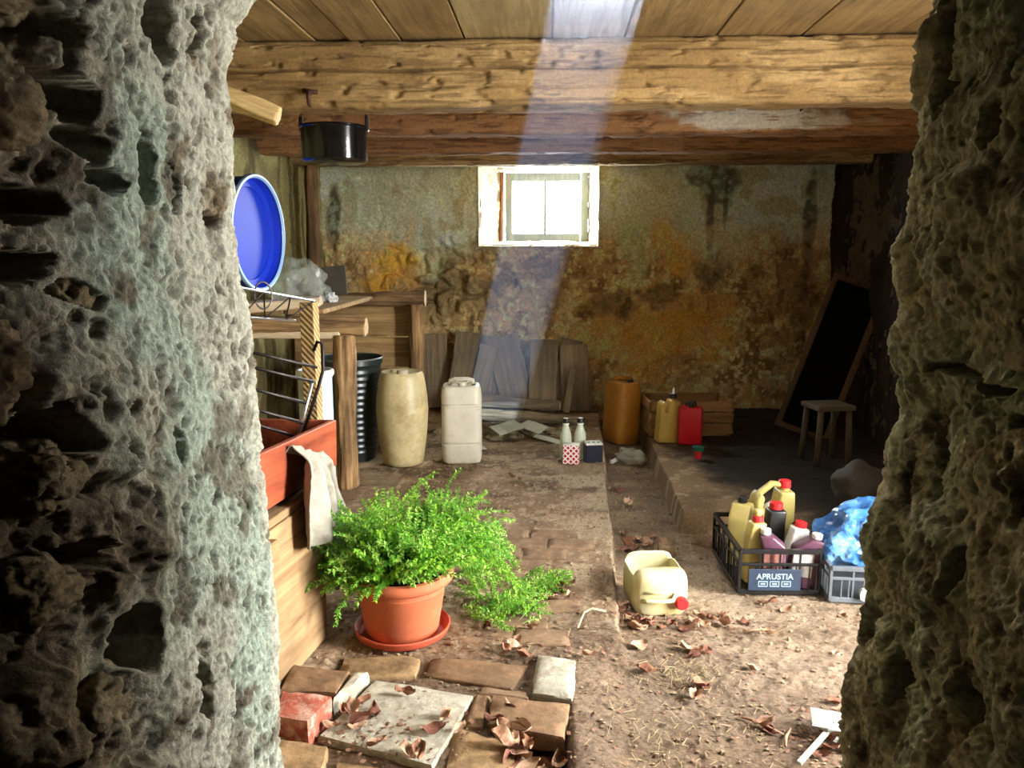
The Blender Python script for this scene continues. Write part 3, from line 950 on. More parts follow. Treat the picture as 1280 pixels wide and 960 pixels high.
log_np('rail_log', sp(-1.82, 5.40, .955), sp(-.855, 5.40, .962), .048, 5, M_LOG, shelf, .01)
log_np('front_log', sp(-1.82, 4.20, .905), sp(-.985, 4.20, .885), .047, 6, M_LOG, shelf, .012)
log_np('post', sp(-.915, 5.36, 0), sp(-.915, 5.37, .925), .05, 7, M_LOGZ, shelf, .006)
log_np('post', sp(-1.11, 4.20, 0), sp(-1.105, 4.20, .845), .058, 8, M_LOGZ, shelf, .008)
log_np('post', sp(-1.7, 4.20, 0), sp(-1.7, 4.20, .86), .05, 9, M_LOGZ, shelf, .008)
for z0, z1 in ((.70, .91), (.485, .69), (.30, .475)):
    MB().box(sp(-1.36, 5.475, (z0 + z1) / 2), (.86, .024, z1 - z0), None, .004, 1, .003).build('back_board', M_BOARD, shelf)
for x0, x1 in ((-1.83, -1.63), (-1.62, -1.42), (-1.41, -1.2)):
    MB().box(sp((x0 + x1) / 2, 4.82, .968), (x1 - x0 - .006, 1.28, .025), None, .004, 1, .003).build('shelf_board', M_BOARD, shelf)
MB().box(sp(-1.45, 4.18, .845), (.66, .03, .04), None, .004).build('front_batten', M_PALEBOARD, shelf)

# plank under the drum
pl = MB().box((0, 0, .0), (.62, .26, .05), None, .005, 1, .006).build('plank', M_PALEBOARD)
pl.location = (-1.5, 4.06, 1.008)
pl.rotation_euler = (0, R(-4), R(14))
tag(pl, 'pale plank lying under the blue drum on the shelf', 'plank')

# blue drum lying on its side
M_BLUE = mat_plain('blue_plastic', C(8, 52, 196), .6, 0, .12, 5, .6)
M_BLUED = mat_plain('blue_plastic_worn', C(20, 48, 150), .4, 0, .2, 8, .5)
drum = empty('plastic_drum', (-1.50, 4.1, 1.075))
drum.rotation_euler = (0, 0, R(-6))
tag(drum, 'big blue plastic drum lying on its side on the shelf', 'drum')
Mx = Matrix.Translation((0, 0, .298)) @ Matrix.Rotation(R(90), 4, 'Y')
rr = .295
mb = MB().lathe([(0, -.30), (rr * .93, -.30), (rr * .97, -.27), (rr * .97, -.06), (rr * .95, -.03), (rr, -.02), (rr, .0), (rr * .955, .002), (rr * .94, -.012)], 56).xf(Mx)
dsh = mb.build('shell', M_BLUED, drum, True, 40)
MB().lathe([(rr * .94, -.012), (rr * .92, -.045), (rr * .80, -.05), (rr * .79, -.058), (0, -.058)], 56).xf(Mx).build('end_face', M_BLUE, drum, True, 40)
MB().lathe([(rr * .935, .0), (rr * .965, .010), (rr * 1.0, .008), (rr * 1.01, -.005), (rr * .99, -.014)], 56).xf(Mx).build('rim', mat_plain('rim_highlight_blue', C(150, 190, 240), .3, 0, .05, 10), dsh, True, 60)  # edge highlight put into the rim as a paler colour

# clear film and crumpled paper on the shelf
M_FILM = mat_clear('clear_film', (.86, .9, .84), .24, .12)


def crumple(name, size, seed, mat, sub=4, amp=.35, sc=1.6, flat=None, parent=None, sharp=True):
    bm = bmesh.new()
    bmesh.ops.create_icosphere(bm, subdivisions=sub, radius=1.0)
    P = np.array([v.co[:] for v in bm.verts])
    f = np.array([[v.index for v in p.verts] for p in bm.faces])
    bm.free()
    f1, f2, _ = worley(P * sc + seed, seed)
    r = 1 + amp * (f1 - .5) + .5 * amp * fbm(P * sc * 2 + seed, 3, seed)
    V = P * r[:, None]
    if flat is not None:
        V[:, 2] = np.maximum(V[:, 2], flat)
    V = V * np.array(size)
    V[:, 2] -= V[:, 2].min()
    me = bpy.data.meshes.new(name)
    me.from_pydata(V.tolist(), [], f.tolist())
    me.polygons.foreach_set('use_smooth', np.full(len(f), not sharp))
    me.materials.append(mat)
    return link(bpy.data.objects.new(name, me), parent)


o = crumple('plastic_bag', (.17, .14, .14), 3, M_FILM, 4, .7, 1.5, -.5)
o.location = (-1.50, 4.75, .982)
tag(o, 'clear crumpled plastic bag lying behind the blue drum', 'bag')
o = crumple('crumpled_foil', (.045, .04, .035), 5, mat_plain('crumpled_white_foil', C(224, 226, 226), .35, .2, .2, 40), 3, .8, 2.2, -.6)
o.location = (-1.315, 4.72, .982)
tag(o, 'small ball of crumpled whitish foil at the edge of the shelf', 'foil')
o = MB().box((0, 0, .10), (.17, .02, .20), None, .003).build('slate_board', mat_plain('dark_slate', C(84, 78, 66), .85, 0, .25, 14))
o.location = (-1.46, 5.36, .982)
o.rotation_euler = (R(-12), R(-6), 0)
tag(o, 'dark slate-like board propped at the back of the shelf', 'board')

# rough pole in the far left corner
o = recentre(log_np('rough_pole', (-1.70, 5.72, 0), (-1.71, 5.74, 1.87), .042, 14, mat_wood('dark_bark', C(66, 42, 28), C(150, 116, 78), 2, 26, .85, .8, .5), None, .012, knots=.45), (-1.70, 5.72, 0))
tag(o, 'knotty bare pole standing under the beams in the far left corner', 'pole')

# ------------------------------------------------------------------ bench, red box, cloth, racks
bench = empty('wooden_bench', (-1.0, 2.15, 0))
bench.rotation_euler = (0, 0, R(-8))
tag(bench, 'pale rough wooden bench box beside the left jamb', 'bench')
M_BENCH = mat_wood('bench_board', C(104, 78, 50), C(174, 142, 102), 1, 18, .8, .5, .5)
for y0, y1, z1 in ((-.62, -.10, .50), (-.085, .37, .50)):
    MB().box((.19, (y0 + y1) / 2, z1 / 2 + .004), (.03, y1 - y0, z1), None, .004, 1, .003).build('side_board', M_BENCH, bench)
MB().box((-.03, .355, .25), (.41, .03, .50), None, .004).build('end_board', M_BENCH, bench)
MB().box((.222, -.30, .45), (.03, .62, .07), None, .005, 1, .003).build('ledge', M_BENCH, bench)
for x0, x1 in ((-.30, -.06), (-.05, .20)):
    MB().box(((x0 + x1) / 2, -.12, .517), (x1 - x0 - .006, .98, .026), None, .004).build('top_board', M_BENCH, bench)

M_REDWOOD = mat_wood('red_stained_wood', C(104, 42, 24), C(170, 86, 54), 1, 22, .55, .3, .4)
box = empty('red_wooden_box', (-1.01, 2.42, .540))
box.rotation_euler = (R(-4.5), 0, R(-1.5))
tag(box, 'open reddish wooden box resting on the pale bench', 'box')
MB().box((.20, 0, .085), (.022, .84, .17), None, .003).build('side_panel', M_REDWOOD, box)
MB().box((-.22, 0, .085), (.022, .84, .17), None, .003).build('side_panel', M_REDWOOD, box)
MB().box((0, .41, .085), (.40, .022, .17), None, .003).build('end_panel', M_REDWOOD, box)
MB().box((0, -.41, .085), (.40, .022, .17), None, .003).build('end_panel', M_REDWOOD, box)
MB().box((0, 0, .008), (.40, .80, .012)).build('bottom_panel', M_REDWOOD, box)

# cloth hung over the box edge
def cloth():
    nu, nv = 46, 70
    M_CL = mat_plain('grey_rag', C(152, 147, 134), .95, 0, .18, 26, .1, dirt=C(118, 108, 90), bumpy=.25)
    u = np.linspace(0, 1, nu)
    v = np.linspace(0, 1, nv)
    U, Vv = np.meshgrid(u, v, indexing='ij')
    L = .31 + .20 * sstep(.38, .55, U) + .02 * np.sin(U * 9) - .16 * sstep(.88, 1.0, U)
    s = Vv * (L + .10) - .10                       # <0: inside the box
    out = np.clip(s, 0, 9)
    X = -.775 + .026 * np.sin(U * 17 + 1.0 + 1.2 * Vv) * sstep(0, .08, out) + .045 * sstep(0, .05, out) * (.6 + .4 * np.sin(U * 7)) + .03 * out
    X = np.where(s < 0, -.785 + s * .6, X)
    Z = np.where(s < 0, .715 + s * .75, .718 - out - .006 * np.cos(U * 15))
    Z = Z - .10 * U
    Y = 2.31 + .30 * U + .13 * U * sstep(0, .3, out) - .05 * (1 - U) * sstep(0, .3, out) + .012 * np.sin(Vv * 7 + U * 6)
    P = np.stack([X, Y, Z], -1)
    P[..., 0] += .006 * fbm(P * 22, 2, 5)
    o = mesh_np('rag', P, grid_quads(nu, nv), M_CL)
    m = o.modifiers.new('thick', 'SOLIDIFY')
    m.thickness = .004
    recentre(o, (-.77, 2.5, .4))
    return tag(o, 'limp grey rag hanging over the edge of the red box', 'cloth')


cloth()

# sawn post with saw marks
def mat_sawn():
    m, nt, b = new_mat('sawn_timber')
    v = coord(nt)
    w = nd(nt, 'ShaderNodeTexWave', wave_type='BANDS', bands_direction='DIAGONAL')
    w.inputs['Scale'].default_value = 26
    w.inputs['Distortion'].default_value = 1.0
    nt.links.new(v, w.inputs['Vector'])
    n = noise_tex(nt, v, 12, 4, .6)
    c = ramp(nt, w.outputs['Fac'], [(.2, C(140, 108, 66)), (.8, C(196, 164, 112))])
    c = mixc(nt, c, ramp(nt, n, [(.3, (.7, .7, .7)), (.7, (1.1, 1.1, 1.1))]), 1.0, 'MULTIPLY')
    nt.links.new(c, b.inputs['Base Color'])
    b.inputs['Roughness'].default_value = .85
    bump(nt, b, w.outputs['Fac'], .5, .003)
    return m


o = MB().box((0, 0, .548), (.058, .05, 1.096), None, .003).build('sawn_post', mat_sawn())
o.location = (-.925, 3.02, 0)
o.rotation_euler = (0, 0, R(-8))
tag(o, 'upright sawn timber post with diagonal saw marks behind the red box', 'post')

wr_ = empty('wire_truss', (-.94, 2.75, 1.0))
tag(wr_, 'bright wire rack edge with zigzag struts resting by the sawn post', 'wire rack')
def wp(x, y, z): return (x + .94, y - 2.75, z - 1.0)
A0, A1 = Vector((-1.175, 1.38, 1.342)), Vector((-.895, 2.99, 1.103))
B0, B1 = Vector((-1.08, 1.38, 1.212)), Vector((-.968, 2.98, 1.03))
MB().tube([wp(*A0), wp(*A1)], .0045, 8).build('upper_wire', M_GALV, wr_, True)
MB().tube([wp(*B0), wp(*B1)], .0045, 8).build('lower_wire', M_GALV, wr_, True)
zz = []
for k in range(19):
    t = k / 18
    p = A0.lerp(A1, t) if k % 2 == 0 else B0.lerp(B1, t)
    zz.append(wp(*p))
MB().tube(zz, .0028, 6).build('zigzag_wire', M_DARKWIRE, wr_)
MB().tube([wp(-.955 + .022 * math.cos(a), 2.62 + .02 * math.cos(a), 1.145 + .045 * math.sin(a)) for a in np.linspace(0, 6.28, 20)], .003, 6).build('wire_loop', M_DARKWIRE, wr_)

gr = empty('iron_grille', (-.9, 2.7, .56))
tag(gr, 'dark iron grille of thin rods standing in the red box', 'grille')
def gp(x, y, z): return (x + .9, y - 2.7, z - .56)
rodL = [(-1.12, 2.60, .985), (-1.12, 2.60, .935), (-1.12, 2.60, .866), (-1.12, 2.60, .80), (-1.12, 2.60, .75)]
rodR = [(-.822, 2.75, .885), (-.838, 2.75, .834), (-.867, 2.75, .756), (-.879, 2.75, .683), (-.90, 2.75, .63)]
for a, b in zip(rodL, rodR):
    MB().tube([gp(*a), gp(*b)], .0055, 8).build('rod', M_DARKWIRE, gr, True)
MB().tube([gp(-.845, 2.79, .94), gp(-.83, 2.79, .972), gp(-.812, 2.79, .965), gp(-.812, 2.79, .93), gp(-.812, 2.785, .87), gp(-.83, 2.78, .81), gp(-.905, 2.77, .60)], .0065, 8).build('frame_bar', M_DARKWIRE, gr, True)
MB().tube([gp(-.842, 2.76, .84), gp(-.92, 2.75, .575)], .0065, 8).build('frame_bar', M_GALV, gr, True)
MB().tube([gp(-1.12, 2.60, 1.0), gp(-1.12, 2.62, .58)], .0065, 8).build('frame_bar', M_DARKWIRE, gr, True)
o = MB().lathe([(0, 0), (.09, 0), (.10, .02), (.10, .10), (.09, .115), (0, .12)], 28, (0, 0, 0), 1.2, .8, 4).build('plastic_tub', M_WHITECAP, None, True, 40)
o.location = (-1.06, 2.45, .568)
tag(o, 'flat white plastic tub lying inside the red box', 'tub')

# pale blue can behind the sawn post
o = empty('plastic_can', (-1.125, 3.72, 0))
tag(o, 'tall pale blue and white plastic can behind the sawn post', 'can')
M_PB = mat_plain('pale_blue_plastic', C(196, 214, 224), .45, 0, .12, 9, .5, dirt=C(178, 160, 132))
MB().lathe([(0, .002), (.07, .002), (.08, .03), (.08, .69), (.085, .70), (.085, .73), (.076, .73), (.072, .70), (.068, .04), (0, .03)], 40).build('body', M_PB, o, True, 45)
MB().lathe([(.085, .70), (.09, .705), (.09, .722), (.085, .73)], 40).build('rim', M_WHITECAP, o, True, 60)

# black ribbed bin
bin_ = empty('ribbed_bin', (-1.235, 4.82, 0))
tag(bin_, 'black ribbed plastic bin under the log shelf', 'bin')
prof = [(0, .004), (.135, .004), (.14, .02)]
for k in range(14):
    z = .05 + k * .038
    r = .142 + .045 * z / .6
    prof += [(r, z), (r + .006, z + .01), (r + .006, z + .016), (r + .001, z + .026)]
prof += [(.19, .60), (.198, .605), (.198, .635), (.187, .637), (.182, .60), (.14, .03), (0, .02)]
MB().lathe(prof, 48).build('body', mat_plain('black_green_plastic', C(34, 42, 40), .32, 0, .15, 8, .55), bin_, True, 50)
MB().tube([(.196 * math.cos(a), .196 * math.sin(a), .638) for a in np.linspace(0, 6.283, 49)], .006, 8, False).build('rim', mat_plain('grey_rim', C(92, 100, 98), .35, 0, .1, 10), bin_, True)

# translucent cream barrel
M_CREAM = mat_plain('cream_plastic', C(204, 188, 142), .42, 0, .22, 7, .45, dirt=C(146, 118, 74), trans=.15)
M_CREAM2 = mat_plain('whitish_plastic', C(214, 208, 188), .42, 0, .16, 8, .45, dirt=C(170, 150, 116), trans=.15)
br = empty('keg', (-.895, 4.70, 0))
tag(br, 'bulging cream plastic keg standing between the bin and the white canister', 'keg')
MB().lathe([(0, .006), (.10, .006), (.118, .012), (.125, .04), (.142, .15), (.152, .26), (.156, .33), (.1575, .34), (.156, .35), (.152, .42), (.142, .50), (.133, .545), (.128, .56), (.118, .572), (.105, .568), (.09, .562), (0, .562)], 48).build('body', M_CREAM, br, True, 60)
MB().lathe([(.0, .56), (.034, .56), (.034, .585), (.03, .592), (0, .592)], 20, (.02, -.075, 0)).build('cap', mat_plain('cream_cap', C(190, 178, 148), .5), br, True, 40)
MB().lathe([(.0, .56), (.016, .56), (.016, .572), (0, .574)], 14, (-.06, .05, 0)).build('vent_cap', mat_plain('cream_vent', C(180, 168, 138), .5), br, True, 40)


def canister(name, w, d, h, mat, capmat, label, loc, rot=(0, 0, 0), groove=True, cap=(.0, -.2), ring=False, capr=.026):
    e = empty(name, loc, rot)
    tag(e, label, 'jerrycan')
    prof = [(0, .004), (.80, .004), (.93, .012 * 1), (.985, .035), (1, .07)]
    for g in ((.26, .735) if groove else ()):
        prof += [(1, h * g - .010), (.93, h * g - .003), (.93, h * g + .003), (1, h * g + .010)]
    prof += [(1, h * .84), (.965, h * .91), (.89, h * .955), (.72, h * .965), (.7, h * .945), (0, h * .94)]
    MB().lathe(prof, 64, (0, 0, 0), w / 2, d / 2, 5).build('body', mat, e, True, 45)
    z = h * .945
    pts = [(-w * .30, d * .12, z), (-w * .28, d * .12, z + h * .055), (-w * .15, d * .12, z + h * .07), (w * .15, d * .12, z + h * .07), (w * .28, d * .12, z + h * .055), (w * .30, d * .12, z)]
    MB().tube(pts, .014, 10).build('handle', mat, e, True)
    cp = MB().lathe([(0, z - .002), (capr, z - .002), (capr, z + .022), (capr * .9, z + .027), (0, z + .027)], 24, (cap[0] * w, cap[1] * d, 0)).build('cap', capmat, e, True, 40)
    if ring:
        MB().tube([(cap[0] * w + .035 * math.cos(a), cap[1] * d + .02 * math.sin(a), z + .03 + .005 * math.sin(a)) for a in np.linspace(0, 6.283, 24)], .004, 6, False).build('ring', mat, cp, True)
    return e


canister('jerrycan', .245, .23, .50, M_CREAM2, M_CREAM2, 'whitish plastic jerrycan standing alone beside the cream keg', (-.545, 4.79, 0), (0, 0, R(6)), True, (.02, -.15), True)
M_AMBER = mat_plain('amber_plastic', C(186, 128, 44), .4, 0, .15, 6, .45, dirt=C(150, 98, 38), trans=.1)
canister('jerrycan', .20, .24, .47, M_AMBER, M_BLACKCAP, 'tall amber jerrycan standing in the gutter near the far wall', (.505, 5.72, -.10), (0, R(3), R(28)), False, (.12, -.2), False, .02)

# ------------------------------------------------------------------ far wall: leaning boards and rubbish
bd = [(-.95, .25, .60, -3, 0), (-.75, .19, .62, 7, 1), (-.61, .14, .52, 14, 0), (-.45, .27, .58, 5, 1), (-.25, .26, .58, -15, 0), (-.07, .22, .57, 2, 1), (.05, .17, .56, 12, 0), (.20, .22, .52, -3, 1)]
bl = ['wide grey board leaning against the far wall behind the cream keg', 'grey board leaning against the far wall behind the white jerrycan', 'narrow grey board leaning askew behind the white jerrycan',
      'pale grey board in the middle of the leaning row under the window', 'grey board leaning slantwise under the window', 'flat grey board leaning beside the slanted one under the window',
      'tilted brownish board at the end of the leaning row', 'short broad board ending the leaning row near the amber jerrycan']
for k, (x, w, h, tilt, alt) in enumerate(bd):
    mb = MB().box((0, 0, h / 2), (w, .022, h), None, .003, 1, .006).sub(2)
    o = mb.build('leaning_board', M_GREY)
    o.location = (x, 6.31 - .035 * (k % 3), .02 + abs(math.sin(R(tilt))) * w / 2)
    o.rotation_euler = (R(-13), R(tilt), R(random.uniform(-4, 4)))
    tag(o, bl[k], 'board', 'boards leaning on the far wall')
for k, (x, w, h) in enumerate([(-.82, .05, .48), (.12, .05, .36)]):
    o = MB().box((0, 0, h / 2), (w, .02, h), None, .003, 1, .004).build('batten', M_GREY)
    o.location = (x, 6.16, .03)
    o.rotation_euler = (R(-16), R(10), 0)
    tag(o, ['thin batten leaning on the boards behind the white jerrycan', 'short batten leaning at the end of the board row'][k], 'batten')

o = recentre(log_np('split_log', (-.80, 6.05, .155), (.07, 5.92, .125), .062, 31, M_GREYX, None, .02, .035, knots=.3), (-.35, 6.0, .09))
tag(o, 'grey split log lying across the rubbish at the foot of the boards', 'log')
o = recentre(log_np('split_log', (-.62, 5.93, .065), (.20, 5.78, .045), .05, 33, M_GREYX, None, .015, .03, knots=.3), (-.2, 5.85, .02))
tag(o, 'thinner grey log lying in front of the split log', 'log')
M_RUB = mat_plain('plaster_rubble', C(150, 138, 112), .92, 0, .35, 30, .2, bumpy=.7)
M_PAPER = mat_plain('old_paper', C(178, 180, 160), .9, 0, .15, 18, .2)
rub = [(-.40, 5.55, .12, .07), (-.28, 5.62, .13, .09), (-.15, 5.55, .10, .06), (-.33, 5.40, .15, .07), (-.55, 5.62, .1, .08), (-.05, 5.62, .12, .05), (.04, 5.5, .09, .05), (-.62, 5.4, .08, .06), (-.22, 5.42, .07, .04), (.1, 5.66, .1, .06), (-.75, 5.55, .1, .06)]
for k, (x, y, s, h) in enumerate(rub):
    o = crumple('rubble_lump', (s * .75, s * .5, h * .5), 60 + k, M_RUB, 3, .6, 1.4, -.5)
    o.location = (x, y, -.004)
    o.rotation_euler = (0, 0, random.uniform(0, 6))
    tag(o, 'lump of grey plaster rubble heaped below the split logs', 'rubble', 'rubble heap below the logs')
for k, (x, y, w, d, rx, ry, lab) in enumerate([(-.30, 5.36, .20, .14, 14, -8, 'flat greenish sheet lying on top of the rubble heap'), (-.12, 5.44, .17, .13, 10, 12, 'second flat sheet tilted on the rubble near the logs'), (-.02, 5.30, .20, .07, 3, 9, 'narrow flat offcut lying before the rubble heap'), (-.47, 5.06, .10, .06, 6, 4, 'small pale scrap of paper on the floor beside the white jerrycan')]):
    o = MB().box((0, 0, 0), (w, d, .006), None, .002).sub(2).noise(.008, 18, k).build('paper_scrap', M_PAPER)
    o.location = (x, y, [.085, .075, .02, .015][k])
    o.rotation_euler = (R(rx), R(ry), R([35, -30, -22, 20][k]))
    tag(o, lab, 'scrap')

# ------------------------------------------------------------------ on the slab edge: bottles, checked box, dark battery
M_BOTTLE = mat_clear('pale_glass', (.80, .86, .70), .62, .12)
M_LABELW = mat_plain('white_label', C(226, 224, 210), .7)
for k, (x, y, lab) in enumerate([(.095, 4.86, 'clear bottle with a black cap standing behind the checked box'), (.185, 4.87, 'clear bottle with a black cap standing behind the dark battery box')]):
    b = empty('glass_bottle', (x, y, .004))
    tag(b, lab, 'bottle', 'pair of clear bottles on the slab edge')
    MB().lathe([(0, 0), (.034, 0), (.037, .006), (.037, .13), (.034, .16), (.02, .205), (.017, .225), (.017, .235), (0, .235)], 24).build('body', M_BOTTLE, b, True, 50)
    bc = MB().lathe([(0, .228), (.021, .228), (.021, .252), (.018, .256), (0, .256)], 20).build('cap', M_BLACKCAP, b, True, 40)
    MB().lathe([(.0185, .216), (.021, .217), (.021, .228), (.0185, .229)], 20).build('collar', M_LABELW, b, True, 40)
    MB().lathe([(0, .252), (.016, .2565), (.016, .258), (0, .2585)], 16).build('cap_top', M_LABELW, bc, True, 40)


def mat_check():
    m, nt, b = new_mat('red_white_diamonds')
    tc = nd(nt, 'ShaderNodeTexCoord')
    mp = nd(nt, 'ShaderNodeMapping')
    mp.inputs['Rotation'].default_value = (0, R(45), 0)
    mp.inputs['Scale'].default_value = (1, .0, 1)
    nt.links.new(tc.outputs['Object'], mp.inputs['Vector'])
    ck = nd(nt, 'ShaderNodeTexBrick')
    ck.offset = 0
    ck.inputs['Color1'].default_value = (*C(190, 26, 40), 1)
    ck.inputs['Color2'].default_value = (*C(150, 20, 34), 1)
    ck.inputs['Mortar'].default_value = (*C(236, 226, 220), 1)
    ck.inputs['Scale'].default_value = 1
    ck.inputs['Brick Width'].default_value = .024
    ck.inputs['Row Height'].default_value = .024
    ck.inputs['Mortar Size'].default_value = .0042
    sx = nd(nt, 'ShaderNodeSeparateXYZ')
    cx = nd(nt, 'ShaderNodeCombineXYZ')
    nt.links.new(mp.outputs[0], sx.inputs[0])
    nt.links.new(sx.outputs['X'], cx.inputs['X'])
    nt.links.new(sx.outputs['Z'], cx.inputs['Y'])
    nt.links.new(cx.outputs[0], ck.inputs['Vector'])
    nt.links.new(ck.outputs['Color'], b.inputs['Base Color'])
    b.inputs['Roughness'].default_value = .6
    return m


b = empty('carton', (.128, 4.755, .004), (0, 0, R(-6)))
tag(b, 'small carton with red and white diamond pattern on the slab edge', 'carton')
MB().box((0, 0, .058), (.098, .07, .116), None, .002).build('body', mat_check(), b)
MB().box((0, 0, .118), (.096, .068, .006), None, .002).build('lid', M_LABELW, b)
b = empty('battery', (.262, 4.80, .004), (0, 0, R(10)))
tag(b, 'dark blue battery-like box with a white top on the slab edge', 'battery')
MB().box((0, 0, .055), (.105, .08, .11), None, .004).build('body', mat_plain('navy_plastic', C(20, 22, 40), .35), b)
bt = MB().box((0, 0, .116), (.107, .082, .014), None, .005).build('top', M_LABELW, b)
for x in (-.03, .0, .03):
    MB().box((x, -.012, .1235), (.018, .016, .004), None, .001).build('filler_plug', M_BLACKCAP, bt)

# ------------------------------------------------------------------ on and around the plinth
cr = empty('wooden_crate', (.955, 5.62, .012), (0, 0, R(4)))
tag(cr, 'old wooden slatted crate on the plinth against the far wall', 'crate')
M_CRATE = mat_wood('crate_slat', C(120, 84, 52), C(186, 144, 96), 0, 26, .8, .4, .4)
for y in (-.17, .17):
    for z in (.055, .135, .215):
        MB().box((0, y, z), (.56, .014, .068), None, .002, 1, .003).build('slat', M_CRATE, cr)
for x in (-.285, .285):
    for z in (.055, .135, .215):
        MB().box((x, 0, z), (.014, .36, .068), None, .002, 1, .003).build('end_slat', M_CRATE, cr)
    for y in (-.155, .155):
        MB().box((x * .94, y, .13), (.03, .03, .25), None, .002).build('corner_post', M_CRATE, cr)
MB().box((0, 0, .012), (.55, .33, .014)).build('bottom', M_CRATE, cr)


def oil_can(name, w, d, h, mat, capmat, label, loc, rot=(0, 0, 0), nx=.25, capr=.02, handle=True, cat='bottle', neck=None):
    """flat oil canister: shoulder sloping up to an off-centre neck, moulded grip"""
    e = empty(name, loc, rot)
    tag(e, label, cat)
    mb = MB()
    out = [(-w / 2, 0), (w / 2, 0), (w / 2, h * .72), (nx * w + capr * 1.3, h * .90), (nx * w - capr * 1.3, h * .90), (-w / 2 + .01, h * .70)]
    if handle:
        out = [(-w / 2, 0), (w / 2, 0), (w / 2, h * .72), (nx * w + capr * 1.2, h * .88), (nx * w - capr * 1.2, h * .88), (nx * w - capr * 1.2 - w * .06, h * .70), (-w * .22, h * .62), (-w * .32, h * .66), (-w * .26, h * .80), (-w * .36, h * .86), (-w / 2, h * .78)]
    mb.prism(out, d)
    bmesh.ops.recalc_face_normals(mb.bm, faces=mb.bm.faces)
    bmesh.ops.bevel(mb.bm, geom=mb.bm.edges[:], offset=min(w, d) * .12, segments=3, profile=.5, affect='EDGES', clamp_overlap=True)
    mb.build('body', mat, e, True, 60)
    if neck is not False:
        MB().lathe([(capr * .8, h * .85), (capr * .8, h * .93)], 20, (nx * w, 0, 0)).build('neck', mat, e, True)
        MB().lathe([(0, h * .91), (capr, h * .91), (capr, h * .99), (capr * .85, h), (0, h)], 24, (nx * w, 0, 0)).build('cap', capmat, e, True, 40)
    return e


M_GOLD = mat_plain('yellow_oil_plastic', C(204, 172, 84), .35, 0, .15, 8, .5)
e = oil_can('oil_canister', .15, .09, .33, M_GOLD, M_BLACKCAP, 'yellowish oil canister with a black spout beside the red fuel can', (.78, 5.30, .012), (0, R(4), R(15)), .12, .024, True, 'canister')
MB().lathe([(.010, .33), (.007, .365), (0, .37)], 14, (.018, 0, 0)).build('spout', M_WHITECAP, e, True)
M_RED = mat_plain('red_can', C(206, 22, 40), .38, 0, .08, 10, .5)
e = empty('fuel_can', (.925, 5.24, .012), (0, 0, R(-4)))
tag(e, 'red plastic fuel can with a black handle on the plinth', 'fuel can')
mb = MB().box((0, 0, .13), (.155, .09, .255), None, .016, 3)
mb.build('body', M_RED, e, True, 45)
MB().tube([(-.03, 0, .25), (-.03, 0, .28), (.03, 0, .285), (.035, 0, .25)], .009, 8).build('handle', M_BLACKCAP, e, True)
MB().lathe([(0, .255), (.02, .255), (.02, .28), (0, .284)], 18, (.0, -.02, 0)).build('cap', M_BLACKCAP, e, True, 40)
e = empty('small_tin', (.915, 4.87, .012))
tag(e, 'small red tin with a green lid standing before the red fuel can', 'tin')
MB().lathe([(0, 0), (.022, 0), (.022, .05), (0, .05)], 20).build('body', M_RED, e, True, 40)
MB().lathe([(0, .05), (.034, .05), (.036, .075), (0, .085)], 20).build('lid', mat_plain('green_lid', C(24, 96, 74), .4), e, True, 40)
o = crumple('crushed_bottle', (.105, .06, .06), 77, mat_clear('dirty_plastic', (.6, .56, .46), .55, .12), 4, .5, 1.8, -.6, None, False)
o.location = (.53, 5.16, -.10)
o.rotation_euler = (0, 0, R(-30))
tag(o, 'crushed clear plastic bottle lying in the gutter', 'bottle')
o = MB().tube([(0, 0, .012), (.07, .10, .02)], .014, 10).build('plastic_tube', M_WHITECAP, None, True)
o.location = (.40, 5.12, -.10)
tag(o, 'short whitish plastic tube in the gutter beside the crushed bottle', 'tube')

# dark corner
M_DKWOOD = mat_wood('dark_frame', C(70, 50, 32), C(108, 80, 54), 2, 26, .75, .3, .4)
fr = empty('old_frame', (1.73, 5.50, .03))
fr.rotation_euler = (R(-16), R(17), R(-20))
tag(fr, 'empty old wooden frame leaning in the dark right corner', 'frame')
for x in (-.165, .165):
    MB().box((x, 0, .57), (.04, .03, 1.14), None, .003).build('stile', M_DKWOOD, fr)
for z in (.02, 1.12):
    MB().box((0, 0, z), (.30, .03, .04), None, .003).build('rail', M_DKWOOD, fr)
MB().box((0, .012, .57), (.30, .006, 1.08)).build('panel', mat_plain('frame_shade_sheet', C(12, 11, 9), .95, 0, .2, 14, .05), fr)  # black sheet standing for the darkness inside the empty frame
st = empty('stool', (1.68, 4.85, .012), (0, 0, R(12)))
tag(st, 'small pale stool standing in the dark beyond the crates', 'stool')
M_STOOL = mat_wood('stool_wood', C(70, 60, 44), C(100, 86, 64), 0, 24, .8, .3, .3)  # pale wood, its colour lowered to match the dark corner
MB().box((0, 0, .345), (.24, .22, .03), None, .006).build('seat', M_STOOL, st)
for x in (-.09, .09):
    for y in (-.08, .08):
        MB().tube([(x, y, .335), (x * 1.15, y * 1.15, 0)], .018, 10).build('leg', M_STOOL, st, True)
o = crumple('sack', (.13, .12, .13), 81, mat_plain('dark_sack', C(60, 54, 44), .7, 0, .3, 12), 4, .3, 1.4, -.7, None, False)
o.location = (1.56, 3.99, .010)
tag(o, 'bulging dark sack on the plinth behind the blue bag', 'sack')

# ------------------------------------------------------------------ plastic crates with bottles
M_CRATEPL = mat_plain('crate_plastic', C(25, 26, 29), .25, 0, .15, 14, .6)
M_CRATEPL2 = mat_plain('grey_crate_plastic', C(98, 104, 110), .32, 0, .15, 14, .6)


